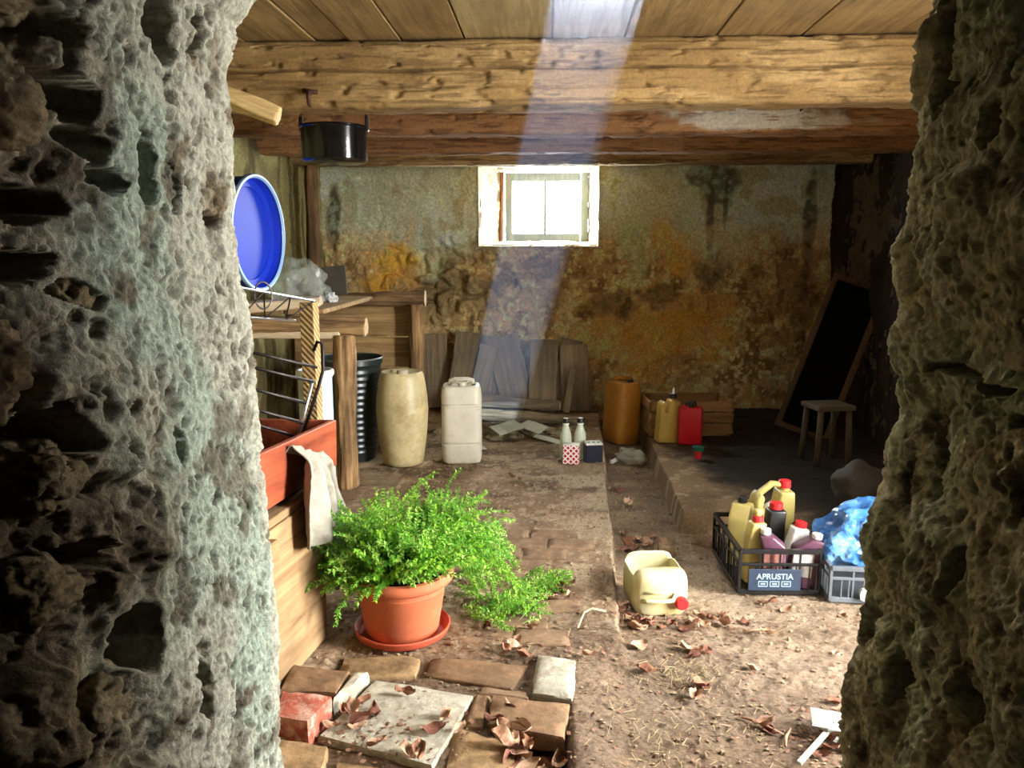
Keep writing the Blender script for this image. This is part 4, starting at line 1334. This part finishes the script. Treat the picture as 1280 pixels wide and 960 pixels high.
def crate(label, loc, rz, W, L, H, mat):
    e = empty('plastic_crate', loc, (0, 0, rz))
    tag(e, label, 'crate')
    t = .012

    def side(name, p0, p1, n):
        p0, p1 = Vector(p0), Vector(p1)
        d = p1 - p0
        ang = math.atan2(d.y, d.x)
        rot = Euler((0, 0, ang))
        c = (p0 + p1) / 2
        mb = MB()
        for z, hh, tt in ((.010, .02, t), (H * .66, .012, t * .8), (H - .009, .018, t * 1.5)):
            mb.box((c.x, c.y, z), (d.length, tt, hh), rot, .002)
        for k in range(n + 1):
            q = p0 + d * (k / n)
            mb.box((q.x, q.y, H / 2), (.012 if k in (0, n) else .007, t * .7, H - .01), rot)
        for k in range(n * 3):
            if k % 3:
                q = p0 + d * ((k + .5) / (n * 3))
                mb.box((q.x, q.y, H * .33), (.004, t * .4, H * .62), rot)
        mb.build(name, mat, e)
    side('front_side', (-W / 2, 0, 0), (W / 2, 0, 0), 4)
    side('back_side', (-W / 2, L, 0), (W / 2, L, 0), 4)
    side('left_side', (-W / 2, 0, 0), (-W / 2, L, 0), 5)
    side('right_side', (W / 2, 0, 0), (W / 2, L, 0), 5)
    MB().box((0, L / 2, .008), (W, L, .008)).build('bottom', mat, e)
    return e


zc = -.045
c1 = crate('black plastic bottle crate full of oil bottles', (.902, 3.02, zc), R(1.5), .312, .44, .185, M_CRATEPL)
c2 = crate('grey plastic crate under the blue bag beside the right jamb', (1.245, 2.95, zc), R(-4), .33, .40, .145, M_CRATEPL2)
M_BLUEPANEL = mat_plain('slate_blue_panel', C(44, 56, 74), .4)
pn = MB().box((-.02, -.008, .062), (.205, .006, .088), None, .002).build('name_panel', M_BLUEPANEL, c1)
M_LETTER = mat_plain('pale_lettering', C(150, 172, 192), .6)
fc = bpy.data.curves.new('lettering', 'FONT')
fc.body = 'APRUSTIA'
fc.size = .032
fc.align_x = 'CENTER'
fc.extrude = .0006
fc.offset = .0006
fc.materials.append(M_LETTER)
tmp = link(bpy.data.objects.new('lettering', fc))
lm = bpy.data.meshes.new_from_object(tmp.evaluated_get(bpy.context.evaluated_depsgraph_get()))
bpy.data.objects.remove(tmp)
fo = link(bpy.data.objects.new('lettering', lm), pn)
fo.location = (-.02, -.0118, .066)
fo.rotation_euler = (R(90), 0, 0)
for x in (-.065, -.02, .025):
    mb = MB()
    for (a, b_, w_, h_) in ((x, .056, .036, .003), (x, .036, .036, .003), (x - .017, .046, .003, .022), (x + .017, .046, .003, .022), (x, .046, .018, .007)):
        mb.box((a, -.0115, b_), (w_, .0012, h_))
    mb.build('emblem', M_LETTER, pn)
tg = MB().box((.0, -.012, .04), (.115, .004, .045), None, .012, 3).build('paper_tag', M_LABELW, c2)
MB().box((.02, -.012, .092), (.05, .003, .03), None, .002).build('pink_label', mat_plain('pink_print', C(206, 120, 130), .7, 0, .3, 90), c2)

M_OLIVE = mat_plain('olive_plastic', C(190, 174, 104), .35, 0, .15, 8, .5, trans=.05)
M_PURPLE = mat_plain('purple_plastic', C(92, 58, 76), .3, 0, .12, 8, .6)
zb = zc + .013
MB_ = (.902, 3.02)
e = oil_can('oil_jug', .13, .085, .29, M_OLIVE, M_BLACKCAP, 'olive oil canister with a black cap in the rear corner of the crate', (.818, 3.32, zb), (0, 0, R(60)), .05, .02, False)
e = oil_can('oil_jug', .17, .10, .345, M_OLIVE, M_REDCAP, 'olive jug with a long slanting handle and red cap in the crate', (.962, 3.385, zb), (0, 0, R(4)), .30, .026, True)
mb = MB().tube([(-.10, 0, .24), (-.06, 0, .285), (-.005, 0, .33), (.035, 0, .325), (.05, 0, .29)], .015, 10)
mb.build('handle', M_OLIVE, e, True)
e = oil_can('oil_bottle', .075, .06, .275, M_OLIVE, M_REDCAP, 'small yellowish bottle with a red cap at the front of the crate', (.82, 3.12, zb), (0, 0, R(10)), .2, .022, False)
MB().lathe([(.012, .27), (.018, .285), (.016, .30), (0, .302)], 16, (.015, 0, 0)).build('nozzle', M_OLIVE, e, True)
e = oil_can('oil_bottle', .10, .07, .235, M_PURPLE, M_WHITECAP, 'dark purple oil bottle behind the lettered crate panel', (.885, 3.075, zb), (0, 0, R(-8)), -.28, .02, False)
MB().box((0, -.0358, .10), (.07, .002, .09), None, .001).build('bottle_label', mat_plain('purple_label', C(180, 120, 110), .6, 0, .5, 70), e)
e = oil_can('oil_bottle', .08, .07, .30, M_BLACKPL, M_REDCAP, 'black oil bottle with a red cap in the middle of the crate', (.925, 3.22, zb), (0, 0, R(5)), .1, .027, False)
e = oil_can('oil_bottle', .075, .06, .25, M_WHITECAP, M_REDCAP, 'whitish bottle with a pinkish red cap between the purple bottles', (.965, 3.14, zb), (0, R(10), R(5)), .1, .024, False)
e = oil_can('oil_bottle', .12, .075, .225, M_PURPLE, M_WHITECAP, 'purple oil bottle with a white cap leaning in the crate corner', (1.00, 3.08, zb), (0, R(6), R(-6)), .30, .021, False)
MB().box((-.01, -.0385, .10), (.08, .002, .10), None, .001).build('bottle_label', mat_plain('white_print', C(206, 200, 196), .6, 0, .3, 70), e)

# blue bag
def mat_bluebag():
    m, nt, b = new_mat('blue_film')
    v = coord(nt)
    n = noise_tex(nt, v, 9, 5, .6, .8)
    c = ramp(nt, n, [(.3, C(36, 92, 170)), (.52, C(76, 132, 200)), (.75, C(150, 186, 220))])
    nt.links.new(c, b.inputs['Base Color'])
    b.inputs['Roughness'].default_value = .22
    return m


o = crumple('blue_bag', (.19, .16, .14), 92, mat_bluebag(), 5, .5, 1.3, -.45, None, True)
o.location = (1.275, 3.13, .098)
o.rotation_euler = (0, R(-8), R(20))
tag(o, 'shiny blue plastic bag slumped on the grey crate', 'bag')

# ------------------------------------------------------------------ cut-open jerrycan lying on the floor
cj = empty('cut_jerrycan', (.415, 2.80, floor_z(.415, 2.9) - .003))
cj.rotation_euler = (0, 0, R(7))
tag(cj, 'cream jerrycan cut open along one side lying with its red cap forward', 'jerrycan')
M_CJ = mat_plain('cream_jerrycan', C(212, 205, 160), .38, 0, .1, 7, .5, dirt=C(206, 178, 112), trans=.1)
w, hh, L = .205, .185, .235
mb = MB().lathe([(0, .0), (.80, .0), (.94, .010), (1, .03), (1, .15), (1.0, .185), (.985, .205), (.93, .222), (.80, L), (.0, L)], 72, (0, 0, 0), w / 2, hh / 2, 4.5)
bmesh.ops.subdivide_edges(mb.bm, edges=[e for e in mb.bm.edges if abs(e.verts[0].co.z - e.verts[1].co.z) > .1], cuts=10)
mb.xf(Matrix.Translation((0, L - .01, hh / 2)) @ Matrix.Rotation(R(90), 4, 'X'))     # axis towards -Y
dead = [f for f in mb.bm.faces if f.calc_center_median().z > hh * .80 and .055 < f.calc_center_median().y < L - .03]
bmesh.ops.delete(mb.bm, geom=dead, context='FACES')
ob = mb.build('body', M_CJ, cj, True, 50)
sm = ob.modifiers.new('wall', 'SOLIDIFY')
sm.thickness = .004
MB().tube([(-.075, -.012, .075), (-.06, -.026, .078), (.0, -.028, .078), (.035, -.026, .08), (.05, -.010, .098)], .008, 8).build('handle', M_CJ, cj, True)
MB().lathe([(0, 0), (.024, 0), (.024, .022), (.02, .027), (0, .027)], 22).xf(Matrix.Translation((.070, -.008, .066)) @ Matrix.Rotation(R(90), 4, 'X')).build('cap', M_REDCAP, cj, True, 40)
MB().tube([(-.07, -.011, .105), (0, -.012, .103), (.07, -.011, .110)], .005, 8).build('rib', M_CJ, cj, True)

# ------------------------------------------------------------------ hanging pot, hook, branch
pot = empty('cooking_pot', (-1.012, 3.80, 1.69))
tag(pot, 'black enamel cooking pot hanging from the first beam', 'pot')
M_ENAMEL = mat_plain('black_enamel', C(12, 12, 13), .14, 0, .1, 20, .6, bumpy=.1)
MB().lathe([(0, 0), (.135, 0), (.150, .012), (.152, .15), (.158, .155), (.158, .163), (.148, .163), (.144, .15), (.14, .02), (0, .012)], 48).build('body', M_ENAMEL, pot, True, 45)
for s in (-1, 1):
    MB().box((s * .154, 0, .175), (.018, .022, .07), None, .006, 2).build('lug', M_BLACKCAP, pot)
MB().tube([(.153 * math.cos(a), .01 * math.sin(a), .20 + .17 * math.sin(a)) for a in np.linspace(0, math.pi, 24)], .005, 8).build('bail', M_RUST, pot, True)
o = MB().tube([(0, 0, .0), (0, -.035, .0), (0, -.045, -.015), (.0, -.04, -.045), (.0, -.025, -.05)], .008, 8).build('iron_hook', M_RUST, None, True)
o.location = (-.995, 3.40, 1.925)
MB().tube([(-.03, -.012, .012), (.03, -.012, .004)], .009, 8).build('nail', M_RUST, o, True)
tag(o, 'rusty iron hook driven into the first beam above the black pot', 'hook')
o = MB().tube([(0, 0, 0), (-.0, -.03, .0), (-.0, -.04, -.02), (-.02, -.04, -.035)], .006, 8).build('iron_hook', M_RUST, None, True)
o.location = (1.23, 4.20, 2.0)
tag(o, 'small bent hook beside the white paint patch on the second beam', 'hook')
o = MB().tube([(0, -.19, 0), (0, -.02, .0), (0, .012, -.004), (0, .018, .012)], .006, 8).build('iron_hook', M_RUST, None, True)
o.location = (-1.012, 3.80, 2.052)
tag(o, 'iron hook behind the first beam carrying the black pot', 'hook')
o = recentre(log_np('branch_peg', (-1.80, 2.95, 2.08), (-1.02, 3.06, 1.782), .032, 51, mat_wood('peeled_branch', C(176, 142, 84), C(222, 196, 140), 0, 26, .8, .6, .3), None, .01, .028, knots=.75), (-1.4, 3.0, 1.9))
tag(o, 'peeled pale branch stub jutting out below the first beam', 'branch')

# ------------------------------------------------------------------ terracotta pot with the feathery plant
pp = empty('potted_fern', (-.500, 2.535, .008))
tag(pp, 'feathery bright green plant in a terracotta pot on a saucer', 'potted plant')
M_TERRA = mat_plain('terracotta', C(182, 98, 64), .75, 0, .18, 9, .3, dirt=C(196, 130, 98))
MB().lathe([(0, .012), (.118, .012), (.124, .02), (.148, .165), (.150, .168), (.149, .172), (.152, .180), (.151, .184), (.154, .19), (.168, .192), (.176, .20), (.178, .215), (.170, .228), (.156, .230), (.150, .222), (.146, .19), (0, .19)], 64).build('pot', M_TERRA, pp, True, 40)
MB().lathe([(0, .0), (.142, .0), (.156, .010), (.164, .030), (.160, .034), (.152, .030), (.142, .012), (0, .010)], 64).build('saucer', mat_plain('terracotta_saucer', C(176, 76, 50), .6, 0, .12, 9, .35), pp, True, 40)
MB().lathe([(.145, .196), (.08, .206), (0, .21)], 32).noise(.006, 30, 2).build('soil', mat_plain('potting_soil', C(52, 38, 28), .95, 0, .4, 60, .1), pp, True)

rng = np.random.default_rng(5)
LV, LQ, LC = [], [], []
stems = MB()
GREENS = [C(122, 184, 48), C(160, 208, 68), C(88, 152, 40), C(186, 220, 108), C(108, 172, 56)]


def leaflet(p, d, up, ln, wd, col):
    side = np.cross(d, up)
    side = side / (np.linalg.norm(side) + 1e-9)
    n = np.cross(side, d)
    b = len(LV)
    LV.extend([p, p + d * ln * .45 + side * wd + n * .0008, p + d * ln - n * .002, p + d * ln * .45 - side * wd + n * .0008])
    LQ.append((b, b + 1, b + 2, b + 3))
    LC.extend([col] * 4)


def frond(base, dirv, ln, droop, step=.0085, fl=.016, ground=None, bend=None):
    n = max(6, int(ln / step))
    p = np.array(base, float)
    d = np.array(dirv, float)
    d /= np.linalg.norm(d)
    pts = [p.copy()]
    c0 = rng.integers(0, 5)
    for k in range(n):
        d = d + np.array([0, 0, -droop * step * (0.4 + 1.6 * k / n)]) + (0 if bend is None else np.array(bend) * step) + rng.normal(0, .075, 3)
        d /= np.linalg.norm(d)
        p = p + d * step
        if ground is not None and p[2] < ground:
            p[2] = ground + rng.uniform(0, .006)
            d[2] = abs(d[2]) * .1
            d /= np.linalg.norm(d)
        pts.append(p.copy())
        if k > n * .12:
            taper = 1 - .55 * (k / n) ** 3
            for q in range(4):
                ld = rng.normal(0, 1, 3)
                ld = ld - d * (ld @ d) * .8
                ld /= np.linalg.norm(ld)
                ld = ld * .85 + d * .55
                ld /= np.linalg.norm(ld)
                cc = np.array(GREENS[(c0 + rng.integers(0, 2)) % 5]) * rng.uniform(.8, 1.15)
                leaflet(p, ld, np.array([0, 0, 1.0]), fl * taper * rng.uniform(.7, 1.2), fl * .17, cc)
    stems.tube(pts[::3] if len(pts[::3]) > 2 else pts, .0013, 4, False)
    return pts


for k in range(520):                                # dense mound
    a = rng.uniform(0, 2 * math.pi)
    r = .125 * math.sqrt(rng.uniform(0, 1))
    el = rng.uniform(.1, 1.45)
    front = math.cos(a + .75)                        # towards the viewer's right the rim stays free
    if front > .25:
        el = max(el, .75)
        r *= .7
    ln = rng.uniform(.12, .30) * (.72 + .36 * math.sin(el))
    frond((r * math.cos(a), r * math.sin(a), .205), (math.cos(a) * math.cos(el) + .02, math.sin(a) * math.cos(el) + .10, math.sin(el)), ln, rng.uniform(0.5, 2.6), .010, .026)
for k in range(64):                                 # spreading to the right and back
    a = rng.uniform(.25, 1.3)
    el = rng.uniform(.45, 1.05)
    frond((.09 * math.cos(a), .09 * math.sin(a), .205), (math.cos(a) * math.cos(el), math.sin(a) * math.cos(el), math.sin(el)), rng.uniform(.26, .42), rng.uniform(2.5, 4.5), .010, .023, ground=.012)
for k in range(14):                                 # trailing down over the rim onto the floor
    a = rng.uniform(.35, 1.1)
    frond((.14 * math.cos(a), .14 * math.sin(a), .225), (math.cos(a), math.sin(a), rng.uniform(.1, .7)), rng.uniform(.42, .66), rng.uniform(7, 11), .010, .017, ground=.014)
frond((-.02, .05, .21), (-.02, .05, 1), .41, .3, .0085, .02)
for k in range(26):                                 # hanging over the left rim
    a = rng.uniform(2.5, 4.6)
    frond((.12 * math.cos(a), .12 * math.sin(a), .215), (math.cos(a), math.sin(a), rng.uniform(.3, 1.1)), rng.uniform(.10, .19), rng.uniform(5, 9), .0095, .022)
for k in range(150):                                # runners lying on the floor to the right
    t = rng.uniform(0, 1)
    bx, by = [(.22 + .18 * t, .10 + .05 * t), (.32 + .18 * t, .30 + .10 * t), (.16 + .10 * t, .30 + .5 * t)][k % 3]
    bx, by = bx + rng.normal(0, .03), by + rng.normal(0, .05)
    a = rng.uniform(-.6, .9)
    frond((bx, by, .012), (math.cos(a), math.sin(a), .55), rng.uniform(.05, .11), 6, .010, .018, ground=.012)


def mat_leaf():
    m, nt, b = new_mat('fern_green')
    a = nd(nt, 'ShaderNodeVertexColor', layer_name='tint')
    nt.links.new(a.outputs['Color'], b.inputs['Base Color'])
    b.inputs['Roughness'].default_value = .5
    tr = nd(nt, 'ShaderNodeBsdfTranslucent')
    nt.links.new(a.outputs['Color'], tr.inputs[0])
    mx = nd(nt, 'ShaderNodeMixShader')
    mx.inputs[0].default_value = .35
    nt.links.new(b.outputs[0], mx.inputs[1])
    nt.links.new(tr.outputs[0], mx.inputs[2])
    nt.links.new(mx.outputs[0], nt.nodes['Material Output'].inputs['Surface'])
    return m


o = mesh_np('foliage', np.array(LV), np.array(LQ), mat_leaf(), pp, np.array(LC), False)
o['kind'] = 'stuff'
o = stems.build('stems', mat_plain('green_stem', C(108, 140, 52), .6), pp)
o['kind'] = 'stuff'

# ------------------------------------------------------------------ dry leaves, each one a thing
def leaf_mesh(k):
    n, m = 9, 5
    V, rngl = [], np.random.default_rng(100 + k)
    curl, fold, tw = rngl.uniform(1.0, 2.6), rngl.uniform(.3, 1.2), rngl.uniform(-.8, .8)
    for i in range(n):
        t = i / (n - 1)
        wd = .42 * math.sin(math.pi * min(1, t * 1.02 + .02)) ** .75 * (1 - .25 * t) + .012
        for j in range(m):
            s = (j / (m - 1) - .5) * 2
            x = (t - .5)
            y = s * wd
            z = .22 * curl * (t - .5) ** 2 * 1.4 + fold * .55 * abs(y) + .10 * math.sin(7 * t + 3 * s + k)
            y *= math.cos(fold * .5)
            V.append((x, y + tw * .25 * x * z, z))
    V = np.array(V)
    V[:, 2] -= V[:, 2].min()
    me = mesh_np('dry_leaf', V, grid_quads(n, m), M_LEAVES[k % 4])
    d = me.data
    bpy.data.objects.remove(me)
    return d


M_LEAVES = [mat_plain('dry_leaf_%d' % i, c, .8, 0, .35, 7, .25) for i, c in enumerate([C(140, 98, 74), C(172, 134, 108), C(110, 70, 54), C(188, 154, 126)])]
LM = [leaf_mesh(k) for k in range(12)]
PILE = 'curled dry leaf in the heap between the loose bricks and the slab'
BRK = 'dry brown leaf lying on the loose brick paving by the doorway'
JER = 'dry leaf scattered around the cut-open jerrycan'
GUT = 'dry brown leaf fallen in the gutter beside the plinth'
FLR = 'dry leaf on the bare floor in front of the crates'
SLB = 'dry leaf on the raised slab beside the plant runners'
leaves = []
for p in [(-0.42, 2.14, 1.3), (-0.55, 2.06, 1.3), (-0.51, 2.0, 1.3), (-0.52, 1.97, 1), (-0.57, 2.04, 1.2), (-0.45, 1.9, 1.2), (-0.31, 1.97, 1.1), (-0.24, 1.98, 1), (-0.33, 1.87, 1), (-0.28, 2.02, 1), (-.49, 2.05, 1.2), (-.6, 1.98, .9), (-.53, 2.1, 1.1), (-.36, 1.86, 1.1)]:
    leaves.append((*p, BRK, .006))
for p in [(-0.1, 2.02), (-0.08, 1.99), (-0.06, 1.94), (-0.08, 1.9), (-0.04, 1.89), (-0.01, 1.9), (0.03, 1.87), (-0.12, 1.93), (0.01, 1.94), (-.05, 1.86), (-.02, 1.92), (-.07, 1.96), (-.1, 1.87), (.02, 1.9), (-.03, 1.85), (-.115, 1.99), (-.15, 2.03), (0, 1.87), (-.06, 1.915), (.03, 1.93)]:
    leaves.append((*p, 1.25, PILE, random.choice([-.02, .0, .012, .02])))
for p in [(-0.21, 2.56), (-0.11, 2.43), (-0.08, 2.38), (-0.06, 2.57), (0.04, 2.86), (0.01, 2.82), (0.07, 2.93), (0.13, 2.39), (-0.22, 4.42), (-0.17, 4.36), (.05, 4.22), (-.1, 2.47), (.02, 2.88), (.05, 2.82), (-.14, 2.41), (-.1, 2.1)]:
    leaves.append((*p, 1.0, SLB, .008))
for p in [(0.27, 2.8), (0.29, 2.73), (0.31, 2.7), (0.37, 2.72), (0.44, 2.7), (0.53, 2.75), (0.58, 2.78), (0.62, 2.73), (0.49, 2.68), (.33, 2.68), (.29, 2.77), (.56, 2.72), (.6, 2.77), (.27, 2.88), (.40, 2.67), (.55, 2.79), (.35, 2.7), (.52, 2.71), (.64, 2.78), (.31, 2.66)]:
    leaves.append((*p, 1.1, JER, 0))
for p in [(0.51, 3.42), (0.43, 3.71), (0.37, 3.65), (0.46, 3.62), (0.4, 3.58), (0.55, 3.68), (0.36, 3.44), (0.36, 3.79), (0.41, 4.52), (0.43, 4.29), (0.38, 3.8), (.5, 3.75), (.44, 3.52), (.47, 3.7), (.39, 3.7), (.52, 3.6), (.35, 3.55), (.48, 3.45)]:
    leaves.append((*p, 1.15, GUT, 0))
for p in [(0.49, 2.48), (0.46, 2.47), (0.52, 2.48), (0.64, 2.37), (0.46, 2.29), (0.44, 2.22), (0.48, 2.27), (0.3, 2.5), (0.31, 2.35), (0.61, 2.09), (0.62, 2.07), (0.94, 2.48), (0.84, 2.93), (0.89, 2.86), (0.71, 2.75), (0.76, 2.64), (0.85, 2.22), (0.86, 2.18), (0.77, 2.0), (0.8, 1.99), (0.76, 2.04), (1.08, 2.81), (.47, 2.43), (.5, 2.45), (.83, 2.02), (.8, 2.06), (.72, 1.96), (.82, 2.12)]:
    leaves.append((*p, 1.0, FLR, 0))
GN = {BRK: 'leaves on the brick paving', PILE: 'heap of leaves among the bricks', SLB: 'leaves on the slab', JER: 'leaves around the jerrycan', GUT: 'leaves in the gutter', FLR: 'leaves on the bare floor'}
for k, (x, y, s, lab, dz) in enumerate(leaves):
    o = bpy.data.objects.new('dry_leaf', LM[k % 12])
    sc = s * random.uniform(.042, .07)
    o.scale = (sc, sc * random.uniform(.7, 1.1), sc * random.uniform(.7, 1.3))
    base = floor_z(x, y)
    if lab in (BRK,):
        base = max(base, 0.0)
    o.location = (x, y, base + .003 + dz)
    o.rotation_euler = (random.uniform(-.35, .35), random.uniform(-.35, .35), random.uniform(0, 6.28))
    link(o)
    tag(o, lab, 'leaf', GN[lab])

# straw and crumbs: nobody could count them
SV, SQ = [], []
for k in range(620):
    c = [(.44, 2.34, .07, .05), (.36, 2.02, .13, .14), (.6, 2.3, .45, .35), (.45, 2.75, .2, .1), (-.1, 3.4, .3, .6)][k % 5 if k % 3 else k % 2]
    x, y = rng.normal(c[0], c[2]), rng.normal(c[1], c[3])
    if not (-.3 < x < 1.0 and 1.75 < y < 4.5):
        continue
    a, ln, wd = rng.uniform(0, 6.28), rng.uniform(.008, .045), rng.uniform(.0004, .0011)
    z = floor_z(x, y) + .003
    d = np.array([math.cos(a), math.sin(a), rng.uniform(-.1, .35)]) * ln
    s = np.array([-math.sin(a), math.cos(a), 0]) * wd
    p = np.array([x, y, z])
    b = len(SV)
    up = np.array([0, 0, wd])
    SV.extend([p - s, p + s, p + d + s, p + d - s, p - s + up, p + s + up, p + d + s + up, p + d - s + up])
    SQ.extend([(b + 4, b + 5, b + 6, b + 7), (b, b + 1, b + 5, b + 4), (b + 2, b + 3, b + 7, b + 6), (b + 1, b + 2, b + 6, b + 5), (b + 3, b, b + 4, b + 7)])
o = mesh_np('straw_litter', np.array(SV), np.array(SQ), mat_plain('straw', C(160, 140, 104), .85, 0, .3, 30), None, None, False)
tag(o, 'chopped straw and crumbs strewn over the floor', 'straw', None, 'stuff')
SV, SQ = [], []
cube = np.array([[-1, -1, -1], [1, -1, -1], [1, 1, -1], [-1, 1, -1], [-1, -1, 1], [1, -1, 1], [1, 1, 1], [-1, 1, 1]]) * .5
for k in range(4200):
    x, y = rng.uniform(-.75, 1.2), rng.uniform(1.75, 5.2)
    s = rng.uniform(.002, .008) * (1 if rng.uniform() < .9 else 1.8)
    b = len(SV)
    SV.extend(list(cube * s * rng.uniform(.5, 1.3, (8, 3)) + np.array([x, y, floor_z(x, y) + s * .25])))
    SQ.extend([(b, b + 3, b + 2, b + 1), (b + 4, b + 5, b + 6, b + 7), (b, b + 1, b + 5, b + 4), (b + 1, b + 2, b + 6, b + 5), (b + 2, b + 3, b + 7, b + 6), (b + 3, b, b + 4, b + 7)])
o = mesh_np('grit', np.array(SV), np.array(SQ), mat_plain('grit_crumbs', C(150, 126, 98), .9, 0, .45, 3), None, None, False)
tag(o, 'small crumbs of mortar and grit over the floor', 'grit', None, 'stuff')

SV, SQ = [], []
for k in range(1500):
    c = [(.45, 2.72, .16, .06), (.44, 3.65, .10, .14), (.55, 2.3, .3, .25), (-.05, 1.93, .09, .07), (-.5, 2.02, .08, .08), (.8, 2.0, .08, .1), (.02, 2.85, .06, .06), (-.1, 2.45, .15, .08)][k % 8]
    x, y = rng.normal(c[0], c[2]), rng.normal(c[1], c[3])
    if not (-.7 < x < 1.1 and 1.75 < y < 4.5):
        continue
    s_ = rng.uniform(.003, .011)
    a = rng.uniform(0, 6.28)
    u = np.array([math.cos(a), math.sin(a), rng.uniform(-.4, .4)]) * s_
    v = np.array([-math.sin(a), math.cos(a), rng.uniform(-.4, .4)]) * s_ * rng.uniform(.4, .9)
    p = np.array([x, y, max(floor_z(x, y), 0 if (x < -.2 and y < 2.3) else -1) + .005])
    b = len(SV)
    SV.extend([p - u, p - v, p + u, p + v])
    SQ.append((b, b + 1, b + 2, b + 3))
o = mesh_np('leaf_crumbs', np.array(SV), np.array(SQ), mat_plain('leaf_crumb', C(120, 84, 64), .85, 0, .5, 3), None, None, False)
tag(o, 'crumbled fragments of dry leaves strewn over the floor', 'leaf litter', None, 'stuff')

# stick, torn paper and twigs
o = MB().box((0, 0, 0), (.33, .014, .010), None, .002).build('stick', mat_plain('white_stick', C(170, 164, 146), .6))
z = floor_z(.75, 2.03)
o.location = (.755, 2.03, z + .022)
o.rotation_euler = (0, R(-2), R(49))
tag(o, 'straight whitish stick lying beside the right jamb', 'stick')
mb = MB().box((0, 0, 0), (.14, .075, .003)).sub(6).noise(.016, 18, 3)
o = mb.build('torn_paper', mat_plain('torn_white_paper', C(150, 152, 144), .8))
o.location = (.80, 2.065, z + .036)
o.rotation_euler = (R(8), R(4), R(-12))
tag(o, 'torn piece of white paper lying across the whitish stick', 'paper')
mb = MB().box((0, 0, 0), (.10, .025, .003)).sub(4).noise(.008, 22, 5)
o = mb.build('torn_paper', mat_plain('torn_white_paper_b', C(150, 150, 142), .8))
o.location = (.815, 1.985, z + .016)
o.rotation_euler = (R(10), 0, R(-40))
tag(o, 'small crumpled strip of white paper near the stick by the right jamb', 'paper')
o = MB().tube([(.099, 2.574, .016), (.112, 2.63, .018), (.125, 2.685, .019), (.155, 2.717, .02), (.203, 2.70, .018)], .0035, 6).build('twig', M_ENDGRAIN, None, True)
recentre(o, (.14, 2.65, .014))
tag(o, 'curved pale twig on the slab edge', 'twig')
for k, (x, y, a, ln, lab) in enumerate([(.60, 2.09, -40, .13, 'brown bark strip on the bare floor'), (.66, 2.04, 65, .09, 'thin pale splinter on the bare floor'), (.73, 2.64, 5, .11, 'thin dry stalk on the floor before the crates')]):
    o = MB().tube([(-ln / 2, 0, 0), (-ln * .1, .006, .004), (ln / 2, 0, .002)], [.004, .005, .002], 6).build('twig', M_LEAVES[1], None, True)
    o.location = (x, y, floor_z(x, y) + .006)
    o.rotation_euler = (0, 0, R(a))
    tag(o, lab, 'twig')

# ------------------------------------------------------------------ added haze prism imitating a blue streak, below the made-up ceiling gap
L0 = np.array([1.54, -4.70, 7.08])
hole = np.array([[-.0, 2.56, 2.135], [.30, 2.56, 2.135], [.30, 2.86, 2.135], [-.0, 2.86, 2.135]])
V = []
for p in hole:
    V.append(p)
for p in hole:
    d = p - L0
    V.append(L0 + d * ((0.03 - L0[2]) / d[2]))
me = bpy.data.meshes.new('added_streak_haze')
me.from_pydata([tuple(map(float, v)) for v in V], [], [(0, 1, 2, 3), (7, 6, 5, 4), (0, 4, 5, 1), (1, 5, 6, 2), (2, 6, 7, 3), (3, 7, 4, 0)])
mt = bpy.data.materials.new('streak_haze')
mt.use_nodes = True
nt = mt.node_tree
nt.nodes.remove(nt.nodes['Principled BSDF'])
vsn = nt.nodes.new('ShaderNodeVolumeScatter')
vsn.inputs['Color'].default_value = (.62, .78, 1, 1)
vsn.inputs['Density'].default_value = .25
nt.links.new(vsn.outputs[0], nt.nodes['Material Output'].inputs['Volume'])
me.materials.append(mt)
o = link(bpy.data.objects.new('added_streak_haze', me))
tag(o, 'bluish streak of added haze slanting from the ceiling past the window', 'haze', None, 'stuff')
